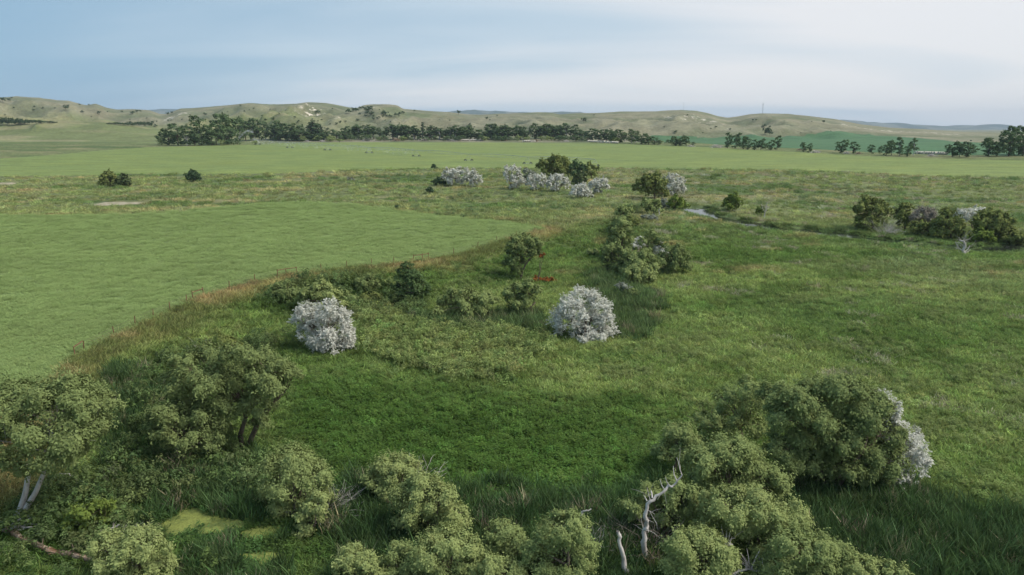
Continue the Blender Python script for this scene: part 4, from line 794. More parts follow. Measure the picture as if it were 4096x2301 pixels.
def scatter(name, label, X, Y, S, tint, proto, zs=None, lift=0.0):
    n = len(X)
    if not n: return
    me = bpy.data.meshes.new(name); me.vertices.add(n); Zg = height(X, Y) + lift
    me.vertices.foreach_set('co', np.stack([X, Y, Zg], -1).astype(np.float32).ravel())
    a = me.attributes.new('variant', 'INT', 'POINT'); a.data.foreach_set('value', PR.integers(0, proto[1], n).astype(np.int32))
    r = np.zeros((n, 3), np.float32); r[:, 2] = PR.uniform(0, 6.283, n); r[:, :2] = PR.normal(0, .08, (n, 2)); a = me.attributes.new('rot', 'FLOAT_VECTOR', 'POINT'); a.data.foreach_set('vector', r.ravel())
    sv = np.stack([S, S, S * (zs if zs is not None else 1) * PR.uniform(.8, 1.25, n)], -1).astype(np.float32); a = me.attributes.new('scl', 'FLOAT_VECTOR', 'POINT'); a.data.foreach_set('vector', sv.ravel())
    c4 = np.ones((n, 4), np.float32); c4[:, :3] = tint; a = me.attributes.new('tint', 'FLOAT_COLOR', 'POINT'); a.data.foreach_set('color', c4.ravel())
    o = tag(link(name, me), label, name.replace('_', ' '), kind='stuff'); md = o.modifiers.new('scatter', 'NODES'); md.node_group = node_group(proto[0]); return o
NC = 185000
# candidate places: density falls off with distance, where single plants can no longer be told apart
yy = np.linspace(33, 420, 4000); pdf = (np.maximum(yy, 60)) * (60 / yy) ** 1.25; cdf = np.cumsum(pdf); cdf /= cdf[-1]
PY = np.interp(PR.random(NC), cdf, yy); PX = PR.uniform(-.86, .86, NC) * np.maximum(PY, 50)
Zp = zones(PX, PY); U = PR.random(NC); gs = (.85 + PY / 260) * PR.uniform(.7, 1.3, NC)
jit = np.exp(PR.normal(0, .16, (NC, 1))) * np.exp(PR.normal(0, .05, (NC, 3)))
tint = Zp['col'] * jit
LOGL = hits([(0, 1340), (60, 1368), (125, 1402), (215, 1416), (280, 1432)]); ld = seg_dist(PX, PY + .9, LOGL)
sandy = np.any([sdp(PX, PY, hits(pl)) > -3 for _, pl in SAND_P], axis=0)
free = ~sandy & (ld > .7) & ~Zp['f1'] & ~Zp['f2'] & (Zp['sd'] > 4.2) & (Zp['pond'] < -.1)
def pick(m, f=1.0): return m & (PR.random(NC) < f)
k = pick(Zp['f1'] & (PY < 300))
ct = np.array([[.298, .388, .146]]) * jit[k] ** .25 * (0.9 + .2 * fbm(PX[k] / 14, PY[k] / 7, 90, 4))[:, None]
scatter('crop_leaves', 'leafy alfalfa plants filling the near field', PX[k], PY[k], gs[k] * 1.05, ct, P_crop, lift=.12)
used = np.zeros(NC, bool)
k = free & ~used & (Zp['bank'] > .35); used |= k
scatter('dry_grass', 'tan and rusty dry grass along the fence bank', PX[k], PY[k], gs[k], tint[k] * 1.75, P_dry)
inleft = inside(PX, PY, WET[0])
k = free & ~used & ~Zp['pondfront'] & inleft & (Zp['wet'] > .6) & (Zp['pond'] < -2.0) & (U < .16); used |= k
scatter('marsh_undergrowth', 'dark tangled undergrowth filling the hollow below the fence bank', PX[k], PY[k], gs[k] * 1.15, np.array([[.125, .175, .065]]) * jit[k] * (.7 + .6 * fbm(PX[k] / 5, PY[k] / 5, 88, 3))[:, None], P_scrub)
k = free & (U < .6 * Zp['thick']); used |= k
sc_t = np.array([[.240, .295, .105]]) * (.75 + .5 * fbm(PX[k] / 3, PY[k] / 3, 84, 3))[:, None] * jit[k]
scatter('willow_scrub', 'knee high willow scrub thicket between the two silver trees', PX[k], PY[k], gs[k] * .95, sc_t, P_scrub)
k = free & ~used & (U < .75 * Zp['reed']) & ~Zp['pondfront'] & (Zp['pond'] < -.3); used |= k
rt = np.where(PR.random((k.sum(), 1)) < .06, np.array([[.30, .27, .17]]), np.where(PY[k][:, None] > 75, np.array([[.130, .190, .072]]), np.array([[.080, .135, .050]])) * (.75 + .5 * fbm(PX[k] / 4, PY[k] / 4, 92, 3))[:, None]) * jit[k]
scatter('reeds', 'tall cattail reeds growing in the marshy hollows', PX[k], PY[k], np.minimum(gs[k], 1.3), rt, P_reed)
k = free & ~used & ((Zp['forb'] > .5) & (U < .8) | (Zp['wet'] > .5) & (U < .55) | (U < .14) & (PY < 190)); used |= k
ft = tint[k] * np.array([[1.6, 1.55, 1.65]]) * (.7 + .6 * fbm(PX[k] / 3, PY[k] / 3, 93, 3))[:, None]
scatter('leafy_weeds', 'dense leafy green weeds covering the damp meadow', PX[k], PY[k], gs[k], ft, P_forb)
k = free & ~used & (PR.random(NC) < 1 - .88 * sst(110, 240, PY)); n5 = fbm(PX / 5, PY / 5, 95, 3)
tus = (.72 + .56 * fbm(PX / 2.6, PY / 2.6, 98, 3))[:, None]; gs = gs * (.7 + .6 * fbm(PX / 4, PY / 4, 94, 3))
gt = tint * np.array([[2.2, 2.15, 2.15]]) * tus
pale = (n5 > .69) & (PX > 30) & (PY > 60) & (PR.random(NC) < .6)
gt = np.where(pale[:, None], np.array([[.42, .40, .26]]) * jit, gt)
scatter('meadow_grass', 'mixed tufts of green and pale grass across the meadow', PX[k], PY[k], gs[k] * 1.05, gt[k], P_grass)
# pale weed patches and dark tussocks in the meadow
n = 26000; wy = PR.uniform(50, 170, n); wx = PR.uniform(-.3, .84, n) * wy; zz = zones(wx, wy); q1 = fbm(wx / 7, wy / 5, 86, 3); q2 = fbm(wx / 40, wy / 30, 87, 2)
ok_ = ~zz['f1'] & (zz['reed'] < .2) & (zz['thick'] < .2) & (zz['wet'] < .4) & (zz['bank'] < .1)
kk = ok_ & (q1 > .60) & (q2 > .46)
scatter('pale_weeds', 'patches of light green bushy weeds in the open meadow', wx[kk], wy[kk], PR.uniform(.35, .7, kk.sum()), np.array([[.24, .29, .11]]) * np.exp(PR.normal(0, .15, (kk.sum(), 1))), P_scrub)
kk = ok_ & (fbm(wx / 3.2, wy / 2.2, 85, 3) > .70)
scatter('dark_tussocks', 'dark grass tussocks scattered through the meadow', wx[kk], wy[kk], PR.uniform(.6, 1.2, kk.sum()), np.array([[.095, .15, .05]]) * np.exp(PR.normal(0, .2, (kk.sum(), 1))), P_forb)
# coarse dark weeds on the far meadow right of the creek
n = 9000; wy = PR.uniform(180, 430, n); wx = PR.uniform(-.5, .86, n) * wy; zz = zones(wx, wy)
kk = ~zz['f1'] & ~zz['f2'] & (zz['sd'] > 4.5) & (fbm(wx / 16, wy / 12, 96, 4) > .545) & (fbm(wx / 70, wy / 60, 97, 2) + .25 * (wx > 40) > .58)
scatter('coarse_weeds', 'dark coarse weed clumps dotted over the far meadow', wx[kk], wy[kk], PR.uniform(1.0, 2.4, kk.sum()), np.array([[.12, .18, .08]]) * np.exp(PR.normal(0, .2, (kk.sum(), 1))), P_forb)
# weeds hanging over the stream and pool edges
ns = 500; si = PR.uniform(0, len(STREAM) - 1.001, ns); SA = np.array(STREAM); i0 = si.astype(int); f0 = (si - i0)[:, None]; sp0 = SA[i0] * (1 - f0) + SA[i0 + 1] * f0
dv = SA[i0 + 1] - SA[i0]; dv /= np.linalg.norm(dv, axis=1)[:, None]; off = PR.choice([-1, 1], ns) * PR.uniform(4.2, 7.5, ns); sxp = sp0[:, 0] - dv[:, 1] * off; syp = sp0[:, 1] + dv[:, 0] * off
scatter('stream_weeds', 'dark lush grass fringing the stream banks', sxp, syp, PR.uniform(.8, 1.6, ns), np.array([[.13, .18, .06]]) * np.exp(PR.normal(0, .2, (ns, 1))), P_reed, zs=.35)

# ------------------------------------------------------------------ tree belt and scattered far trees (a few models, copied)
def proto_tree(kind, shape, seed, bark=None, leaf=1.0, n=2600):
    rng = np.random.default_rng(seed); H = 20.0; root = bpy.data.objects.new('cottonwood_tree', None); C.objects.link(root); tb = Tubes()
    cen, rad = [], []
    if shape == 'broad':
        for i in range(15):
            z = (.07 + .80 * (i + rng.random()) / 15) * H; a = rng.uniform(0, 6.28); q = math.sqrt(max(0, 1 - ((z / H - .5) / .5) ** 2)) * .25 * H * rng.uniform(.3, 1); cen.append((q * math.cos(a), q * math.sin(a), z)); rad.append(H * rng.uniform(.10, .16))
    elif shape == 'slim':
        for i in range(11):
            z = (.30 + .63 * (i + rng.random()) / 11) * H; a = rng.uniform(0, 6.28); q = .13 * H * rng.uniform(.1, 1); cen.append((q * math.cos(a), q * math.sin(a), z)); rad.append(H * rng.uniform(.065, .115))
    elif shape == 'pine':
        for i in range(14):
            f = i / 13; z = (.10 + .84 * f) * H; a = i * 2.4; q = .15 * H * (1.02 - f) * rng.uniform(.5, 1.1); cen.append((q * math.cos(a), q * math.sin(a), z)); rad.append(H * (.045 + .085 * (1 - f)))
    elif shape == 'bush':
        for i in range(9):
            z = rng.uniform(.2, .68) * H; a = rng.uniform(0, 6.28); q = .45 * H * rng.uniform(.1, 1); cen.append((q * math.cos(a), q * math.sin(a), z)); rad.append(H * rng.uniform(.20, .30))
    if cen:
        rad = np.array(rad); ne = n * rad ** 2 / (rad ** 2).sum()
        V, Q, R = leaves_np(cen, rad, ne, leaf, rng, asp=.6, sub=7, **({'flat_': .6} if shape == 'pine' else {}))
        V[:, 2] = np.maximum(V[:, 2], 0); link('crown', mesh_np('crown', V, Q, LEAF[kind], R), root)
    if shape == 'dead':
        tb.add(curve((0, 0, -.5), (1, 0, 13), rng, .03), np.linspace(.45, .25, 6), 6)
        for i in range(9):
            s_ = np.array([.5, 0, rng.uniform(5, 13)]); a = rng.uniform(0, 6.28); tb.add(curve(s_, s_ + np.array([2.6 * math.cos(a), 2.6 * math.sin(a), rng.uniform(2, 7)]), rng, .08), np.linspace(.22, .07, 6), 4)
    else:
        top = H * (.5 if shape != 'pine' else .95); tb.add(curve((0, 0, -.5), (rng.normal(0, .4), rng.normal(0, .4), top), rng, .02), np.linspace(.034 * H * .6, .2, 6), 6)
        for c in cen[:10]:
            tb.add(curve((0, 0, top * rng.uniform(.45, .95)), c, rng, .06, 4), np.linspace(.22, .07, 4), 4)
    link('trunk', tb.mesh('trunk', bark or M_bark), root); return root
PT = {'broad': [proto_tree('dark', 'broad', s) for s in (1, 2, 3, 4)], 'pale': [proto_tree('dark', 'broad', s, M_pale, n=2000) for s in (5, 6)],
      'slim': [proto_tree('dark', 'slim', s, M_pale if s % 2 else M_bark, n=1500) for s in (7, 8, 9, 10)], 'pine': [proto_tree('juniper', 'pine', s, n=1300) for s in (11, 12)],
      'bush': [proto_tree('dark', 'bush', s, n=900, leaf=1.9) for s in (13, 14)], 'lightbush': [proto_tree('willow', 'bush', s, n=900, leaf=1.9) for s in (15, 16)], 'dead': [proto_tree('dark', 'dead', 17, M_pale)], 'hill': [proto_tree('juniper', 'bush', s, n=300, leaf=3.4) for s in (18, 19)]}
PWID = {'broad': .66, 'pale': .66, 'slim': .40, 'pine': .36, 'bush': 1.25, 'lightbush': 1.25, 'dead': .35, 'hill': 1.25}
PHGT = {'broad': .98, 'pale': .98, 'slim': 1.0, 'pine': 1.02, 'bush': .9, 'lightbush': .9, 'dead': .9, 'hill': .9}
FR = random.Random(5); FIRST = set()
def far_tree(name, label, cat, group, kind, u, vt, vb, wpx, ymax=None):
    i = FR.randrange(len(PT[kind])); p = PT[kind][i]
    if (kind, i) in FIRST: o = copy_tree(p)
    else: o = p; FIRST.add((kind, i))
    B = hit(u, vb)
    while ymax and B.y > ymax: vb += .8; vt += .8; B = hit(u, vb)
    dist = math.hypot(B.x, B.y); H = (vb - vt) * dist / F_O; Wd = wpx * dist / F_O
    o.name = name; o.location = B; o.rotation_euler = (0, 0, FR.uniform(0, 6.28)); sx = Wd / (20 * PWID[kind]); sz = H / (20 * PHGT[kind])
    sx = min(max(sx, .5 * sz), 2.2 * sz); o.scale = (sx, sx, sz); tag(o, label, cat, group); return o
def c1(l): return [(.2503 * x, 226.4 + .2503 * a, 226.4 + .2503 * b, .2503 * w_, k) for x, a, b, w_, k in l]
def c2(l): return [(644 + .2503 * x, 226.4 + .2503 * a, 226.4 + .2503 * b, .2503 * w_, k) for x, a, b, w_, k in l]
def c3(l): return [(1288 + .2503 * x, 226.4 + .2503 * a, 226.4 + .2503 * b, .2503 * w_, k) for x, a, b, w_, k in l]
def c4(l): return [(1932 + .2503 * x, 226.4 + .2503 * a, 226.4 + .2503 * b, .2503 * w_, k) for x, a, b, w_, k in l]
B_, S_, P_, L_b, K_ = 'broad', 'slim', 'pine', 'lightbush', 'bush'
GROVE = c1([(1630, 450, 548, 130, B_), (1700, 405, 556, 170, B_), (1790, 360, 558, 180, B_), (1880, 372, 560, 170, 'pale'), (1960, 420, 558, 120, B_), (2010, 288, 556, 230, 'pale'), (2090, 370, 556, 140, B_), (2180, 325, 552, 170, B_), (2250, 268, 545, 220, B_), (2330, 262, 540, 190, B_), (2400, 300, 530, 150, 'pale'), (2470, 292, 515, 160, B_), (2545, 300, 510, 150, B_), (2290, 400, 548, 170, B_), (2130, 420, 556, 150, B_)]) + c2([(30, 305, 506, 140, B_), (100, 330, 505, 120, 'pale'), (150, 380, 505, 110, B_)])
BELT = c2([(190, 318, 506, 115, B_), (250, 345, 512, 120, B_), (300, 420, 512, 90, B_), (370, 350, 512, 105, S_), (380, 430, 515, 120, B_), (440, 395, 515, 120, B_), (500, 425, 515, 100, B_), (550, 330, 510, 110, P_), (580, 312, 510, 120, P_), (612, 340, 510, 110, P_), (560, 440, 512, 120, B_), (680, 400, 506, 110, B_), (640, 430, 510, 90, B_), (810, 400, 505, 100, B_), (885, 415, 505, 60, P_), (915, 368, 500, 95, B_), (985, 360, 500, 95, B_), (1035, 350, 500, 75, S_), (1100, 352, 500, 100, S_), (1060, 440, 505, 90, B_), (1185, 370, 492, 110, S_), (1245, 385, 492, 70, S_), (1315, 375, 500, 90, S_), (1375, 352, 500, 100, S_), (1465, 348, 500, 110, B_), (1530, 370, 500, 80, S_), (1590, 362, 500, 90, S_), (1680, 323, 500, 65, P_), (1740, 375, 500, 90, S_), (1800, 372, 500, 95, S_), (1850, 385, 500, 70, S_), (1910, 400, 500, 60, S_), (1955, 378, 505, 70, S_), (2010, 360, 505, 90, S_), (2060, 370, 505, 110, B_), (2115, 355, 500, 100, B_), (2150, 333, 500, 65, P_), (2200, 400, 500, 90, B_), (2280, 400, 500, 95, B_), (2330, 400, 500, 85, B_), (2370, 345, 500, 110, B_), (2425, 340, 500, 110, B_), (2480, 360, 500, 95, S_), (2540, 350, 500, 90, B_)]) \
    + c3([(30, 358, 500, 105, B_), (130, 370, 500, 80, B_), (90, 400, 500, 80, S_), (230, 335, 494, 100, B_), (290, 350, 494, 90, S_), (350, 343, 494, 95, B_), (410, 350, 494, 95, S_), (470, 350, 494, 95, B_), (545, 338, 494, 75, S_), (590, 400, 490, 55, S_), (632, 390, 478, 45, 'dead'), (700, 398, 502, 110, B_), (760, 430, 505, 70, B_), (800, 388, 512, 95, B_), (870, 398, 516, 95, B_), (950, 393, 520, 130, B_), (1000, 420, 522, 90, B_), (1085, 398, 532, 140, B_), (1205, 398, 537, 95, 'pale'), (1300, 438, 546, 120, B_), (1370, 455, 549, 105, B_), (1430, 470, 551, 95, B_)])
LOW = c2([(750, 475, 522, 130, L_b), (840, 488, 526, 110, L_b), (640, 465, 515, 80, K_), (960, 460, 510, 80, K_), (1310, 468, 508, 80, K_), (1480, 470, 512, 90, L_b), (1560, 470, 520, 60, K_), (1790, 460, 512, 80, K_), (340, 460, 516, 90, K_), (1220, 470, 505, 70, K_), (1640, 470, 508, 60, K_), (1900, 465, 508, 60, L_b), (2080, 455, 508, 100, K_), (2420, 470, 506, 70, L_b), (220, 450, 512, 90, K_), (470, 460, 518, 80, L_b)]) + c3([(60, 455, 515, 90, L_b), (150, 462, 515, 90, L_b), (300, 465, 510, 110, L_b), (400, 468, 512, 110, L_b), (540, 460, 510, 130, K_), (480, 465, 510, 80, K_), (1490, 505, 545, 70, L_b)])
APART = c3([(1560, 500, 546, 65, K_), (1640, 468, 562, 130, B_), (1690, 475, 562, 120, B_), (1750, 458, 562, 95, B_), (1820, 525, 562, 55, K_), (2165, 434, 586, 95, B_), (2250, 438, 588, 110, B_), (2320, 472, 596, 95, B_), (2370, 478, 602, 100, B_), (2440, 503, 604, 95, B_), (2500, 492, 606, 85, B_), (2550, 540, 608, 60, K_)]) \
    + c4([(30, 508, 606, 85, B_), (90, 468, 602, 85, B_), (360, 533, 622, 85, B_), (412, 545, 630, 65, B_), (735, 513, 634, 135, B_), (860, 533, 637, 95, B_), (1040, 560, 642, 80, B_), (1125, 575, 652, 65, K_), (1185, 543, 662, 80, B_), (1240, 523, 657, 105, B_), (1315, 500, 662, 75, S_), (1320, 590, 664, 75, B_), (1400, 563, 672, 75, B_), (1462, 503, 662, 80, S_), (1850, 548, 672, 125, B_), (1920, 540, 674, 110, B_), (1990, 545, 676, 150, B_), (2060, 560, 640, 100, B_), (2215, 513, 668, 160, B_), (2300, 540, 668, 130, B_), (2420, 420, 668, 200, B_), (2520, 418, 655, 210, B_), (2560, 500, 664, 160, B_)])
for u, a, b, w_, k in GROVE: far_tree('cottonwood_tree', 'tall dense cottonwood in the grove at the end of the sprinkler line', 'tree', 'cottonwoods of the dense grove', k, u, a, b, w_)
KL = {'broad': ('cottonwood_tree', 'dark cottonwood in the long tree belt beyond the irrigated field'), 'pale': ('cottonwood_tree', 'cottonwood with a pale trunk in the belt beyond the irrigated field'), 'slim': ('slender_tree', 'slender long stemmed tree in the belt beyond the irrigated field'), 'pine': ('pine_tree', 'pointed dark conifer standing up in the long tree belt'), 'dead': ('dead_tree', 'bleached leafless tree in the long tree belt')}
BACK = [(u + FR.uniform(6, 20), a + FR.uniform(2, 9), b - .8, w_ * 1.1, FR.choice([B_, B_, S_, k if k != 'dead' else B_])) for u, a, b, w_, k in BELT if FR.random() < .85]
for u, a, b, w_, k in BELT + BACK: far_tree(KL[k][0], KL[k][1], 'tree', 'trees of the belt: ' + KL[k][0], k, u, a, b + FR.uniform(-.9, .3), w_ * 1.45)
for i in range(14):
    u = FR.uniform(400, 650); LOW.append((u, 352 + FR.uniform(0, 5), 366, FR.uniform(16, 26), FR.choice([K_, L_b])))
for i in range(34):
    u = FR.uniform(650, 1650); LOW.append((u, 340 + (u > 1500) * (u - 1500) * .04 + FR.uniform(0, 5), 355 + (u > 1400) * (u - 1400) * .03, FR.uniform(18, 30), FR.choice([K_, K_, L_b])))
for u, a, b, w_, k in LOW: far_tree('belt_shrub', 'low leafy shrub at the foot of the long tree belt' if k == 'bush' else 'light green low shrub at the foot of the long tree belt', 'shrub', 'shrubs under the belt: ' + k, k, u, a, b, w_)
for u, a, b, w_, k in APART: far_tree('cottonwood_tree' if k != 'bush' else 'field_shrub', {'broad': 'rounded dark tree standing apart before the dark blue green field', 'slim': 'narrow upright tree standing apart before the dark blue green field', 'bush': 'dark shrub between the trees before the dark blue green field'}[k], 'tree' if k != 'bush' else 'shrub', 'scattered trees before the dark field: ' + k, k, u, a, b, w_)
HS = [(.2503 * x, 226.4 + .2503 * y_, .2503 * r) for x, y_, r in [(30, 110, 20), (90, 105, 14), (120, 82, 8), (140, 180, 8), (345, 170, 8), (335, 203, 10), (430, 180, 8), (555, 183, 6), (660, 180, 20), (685, 165, 10), (800, 148, 8), (895, 153, 8), (830, 220, 12), (920, 270, 6), (1000, 235, 16), (1080, 220, 6), (1225, 222, 10), (1335, 230, 16), (1380, 220, 14), (1410, 212, 9), (1475, 285, 6), (1535, 330, 14), (1690, 245, 14), (1730, 232, 11), (1690, 310, 8), (1830, 298, 7), (2060, 243, 14), (2415, 155, 8), (2455, 215, 9), (2550, 185, 8), (2505, 200, 6), (2290, 220, 6), (1560, 362, 16), (50, 253, 6), (1305, 300, 6), (1575, 320, 8), (1720, 305, 7)]] \
   + [(644 + .2503 * x, 226.4 + .2503 * y_, .2503 * r) for x, y_, r in [(60, 262, 8), (145, 197, 6), (175, 300, 18), (235, 237, 8), (100, 298, 12), (390, 278, 12), (425, 315, 12), (565, 298, 9), (610, 228, 20), (640, 222, 12), (660, 298, 8), (465, 355, 10), (625, 312, 7), (745, 342, 8), (812, 343, 14), (850, 326, 14), (900, 321, 11), (770, 190, 8), (935, 215, 24), (985, 205, 22), (1010, 200, 20), (1045, 240, 14), (1045, 178, 12), (1080, 178, 14), (1110, 200, 22), (1140, 195, 26), (1130, 176, 14), (1160, 172, 12), (1120, 235, 20), (1170, 230, 16), (1100, 258, 12), (1150, 240, 14), (1180, 262, 12), (1290, 225, 20), (1270, 245, 18), (1300, 240, 16), (1240, 200, 7), (1330, 230, 9), (1440, 240, 18), (1400, 250, 16), (1480, 225, 14), (1350, 262, 16), (1310, 265, 14), (1280, 268, 12), (1240, 275, 12), (1180, 295, 14), (1220, 285, 10), (1590, 210, 10), (1435, 265, 6), (1350, 322, 8), (1300, 305, 7), (1440, 335, 6), (1845, 300, 5), (1945, 308, 8), (2035, 232, 22), (2320, 290, 16), (2350, 300, 8), (2425, 258, 8), (2195, 375, 8), (1020, 300, 14), (720, 395, 16), (690, 385, 6)]] \
   + [(1288 + .2503 * x, 226.4 + .2503 * y_, .2503 * r) for x, y_, r in [(70, 340, 5), (720, 310, 26), (825, 252, 8), (1530, 370, 7), (1645, 420, 16), (2050, 377, 13), (2190, 400, 12), (2530, 365, 20), (2550, 425, 34), (1765, 255, 9), (2420, 305, 10), (2450, 302, 8), (1918, 430, 7), (2000, 388, 7)]] \
   + [(1932 + .2503 * x, 226.4 + .2503 * y_, .2503 * r) for x, y_, r in [(15, 372, 12), (15, 428, 34), (555, 325, 14), (330, 430, 5), (440, 425, 4), (630, 415, 5), (440, 320, 6), (2040, 515, 8)]]
for u, v, r in HS: far_tree('hill_juniper', 'dark juniper bush dotted on the dry grass hills', 'shrub', 'junipers on the hills', 'hill', u, v - r * 1.15, v + r * .85, 2.6 * r, 1500)
for i in range(26):
    u = 2 + i * 5.6; far_tree('thicket_shrub', 'dark shrub in the long thicket on the foothill crest at the left', 'shrub', 'left foothill thicket', 'hill', u, 299 + u * .055 + FR.uniform(-1, 1), 317 - u * .055, 13, 990)
for i in range(19):
    u = 275 + i * 5.8; far_tree('thicket_shrub', 'dark shrub in the short thicket on the foothill behind the grove', 'shrub', 'short foothill thicket', 'hill', u, 308 + FR.uniform(-1, 1) + abs(u - 330) * .02, 313 + (u - 275) * .075, 12, 1080)

# ------------------------------------------------------------------ dead wood
M_twig = bark_material('grey brown twigs', (.22, .18, .15, 1), (.34, .29, .25, 1))
def at_plane(u, v, yy): d = ray(u, v); t_ = yy / d.y; return np.array([d.x * t_, yy, CAM_Z + d.z * t_])
def dead(name, label, base, main, r0, r1, branches=(), m=M_pale, cat='dead tree', twigs=0, seed=3, twl=1.2):
    rng = np.random.default_rng(seed); B = hit(*base); root = empty(name, B, label, cat); b = np.array(B)
    pl = [at_plane(u, v, B.y) - b for u, v in main]; P = np.array(pl); tt = np.linspace(0, len(P) - 1, len(P) * 3); Ps = np.stack([np.interp(tt, np.arange(len(P)), P[:, k]) for k in range(3)], -1)
    Ps[:, 1] += np.cumsum(rng.normal(0, .05, len(Ps))); Ps[1:-1] += rng.normal(0, .04, (len(Ps) - 2, 3))
    rr = np.linspace(r0, r1, len(Ps)) * rng.uniform(.88, 1.14, len(Ps)); link('trunk', Tubes().add(Ps, rr, 11, .16).mesh('trunk', m), root)
    for br, q0, q1 in branches:
        Q = np.array([at_plane(u, v, B.y + .15 * i) - b for i, (u, v) in enumerate(br)]); link('branch', Tubes().add(Q, np.linspace(q0, q1, len(Q)), 6).mesh('branch', m), root)
    if twigs:
        tb = Tubes()
        for i in range(twigs):
            s_ = Ps[rng.integers(len(Ps) // 4, len(Ps))]; d = rng.normal(size=3) + np.array([0, 0, .7]); d /= np.linalg.norm(d); e_ = s_ + d * twl * rng.uniform(.4, 1.2)
            tb.add(curve(s_, e_, rng, .12, 5), np.linspace(.03, .012, 5), 4)
            for _ in range(2): tb.add(curve(s_ + (e_ - s_) * rng.uniform(.3, .8), e_ + rng.normal(0, .35 * twl, 3), rng, .1, 4), np.linspace(.018, .008, 4), 3)
        link('twigs', tb.mesh('twigs', m), root)
    return root
def q5(x, y_): return (1288 + .2613 * x, 1069 + .2613 * y_)
dead('dead_tree', 'crooked bleached dead trunk arching out of the willow shrubs', q5(1300, 1330), [q5(*p) for p in [(1300, 1330), (1290, 1270), (1262, 1150), (1285, 1000), (1292, 950), (1278, 850), (1308, 740), (1400, 680), (1500, 610), (1570, 570), (1640, 490)]], .20, .045,
     [([q5(1300, 735), q5(1285, 705), q5(1268, 675)], .05, .02), ([q5(1350, 705), q5(1345, 660), q5(1338, 632)], .07, .04), ([q5(1590, 545), q5(1560, 480), q5(1552, 395)], .05, .015), ([q5(1530, 600), q5(1490, 550), q5(1475, 500)], .04, .012), ([q5(1470, 625), q5(1440, 580), q5(1425, 520)], .035, .012), ([q5(1300, 1290), q5(1360, 1285), q5(1460, 1270)], .12, .06)], twigs=8, twl=1.2)
dead('dead_tree', 'broken grey snag standing straight among the near reeds', q5(1120, 1500), [q5(1120, 1500), q5(1095, 1420), q5(1070, 1280), (1288 + .2613 * 1035, 1069 + .2613 * 1120), q5(1018, 1020)], .19, .09, [([q5(1035, 1100), q5(1048, 1075), q5(1046, 1050)], .06, .03)], seed=4)
dead('dead_branch', 'thin forked dead branch above the tall rounded willow shrub', q5(690, 1420), [q5(690, 1420), q5(685, 1150), q5(678, 1000), q5(668, 900), q5(675, 840), q5(690, 825), q5(760, 790)], .10, .04, [([q5(665, 885), q5(630, 878), q5(598, 886)], .04, .015)], seed=5)
dead('dead_branch', 'bleached dead limb lying across the bushy willow shrub', q5(1960, 1480), [q5(1960, 1480), q5(1950, 1250), q5(2010, 1220), q5(2080, 1180), q5(2135, 1170)], .10, .06, [([q5(1955, 1240), q5(1880, 1200), q5(1800, 1160)], .04, .015), ([q5(2000, 1225), q5(1985, 1150), q5(1990, 1100)], .03, .012)], twigs=10, seed=6)
dead('dead_branch', 'dead branching limb at the edge of the spreading willow thicket', q5(2180, 1520), [q5(2180, 1520), q5(2110, 1435), q5(2180, 1405), q5(2260, 1390), q5(2360, 1405), q5(2465, 1425)], .09, .05, [([q5(2250, 1390), q5(2255, 1320), q5(2210, 1250), q5(2180, 1215)], .04, .012), ([q5(2260, 1385), q5(2280, 1290), q5(2260, 1190)], .04, .012), ([q5(2300, 1395), q5(2350, 1270), q5(2390, 1200)], .05, .02)], twigs=14, seed=7)
dead('tree_snag', 'small grey broken stump tip beside the small pale willow', (1739, 1170), [(1739, 1170), (1736, 1110), (1737, 1075)], .10, .05, seed=8)
dead('dead_tree', 'white leafless tree skeleton at the stream edge', (2425, 641), [(2425, 641), (2422, 632), (2428, 618), (2424, 608), (2414, 604)], .35, .15, [([(2424, 634), (2410, 622), (2403, 608)], .12, .05), ([(2425, 635), (2436, 626), (2440, 618)], .12, .05), ([(2426, 622), (2416, 612), (2406, 610)], .10, .05), ([(2424, 636), (2434, 634), (2441, 628)], .1, .05)], twigs=16, twl=2.6, seed=9)
dead('dead_tree', 'faint bare white snag beside the tiny dark tree', (1922, 548), [(1922, 548), (1924, 535), (1928, 522), (1930, 508)], .16, .05, [([(1924, 534), (1918, 524), (1916, 512)], .07, .03), ([(1925, 532), (1933, 524), (1936, 515)], .07, .03)], twigs=8, twl=1.6, seed=10)
dead('dead_branch', 'pale broken limbs inside the mid meadow clump', (1590, 668), [(1590, 668), (1592, 645), (1590, 628)], .12, .06, [([(1595, 640), (1606, 630), (1612, 622)], .08, .04), ([(1604, 632), (1618, 634), (1626, 640)], .09, .04)], seed=11, m=M_rot)
dead('dead_branch', 'curved pale stem beside the creek bank willow', (1655, 545), [(1655, 545), (1660, 538), (1657, 530), (1660, 524)], .14, .07, seed=12)
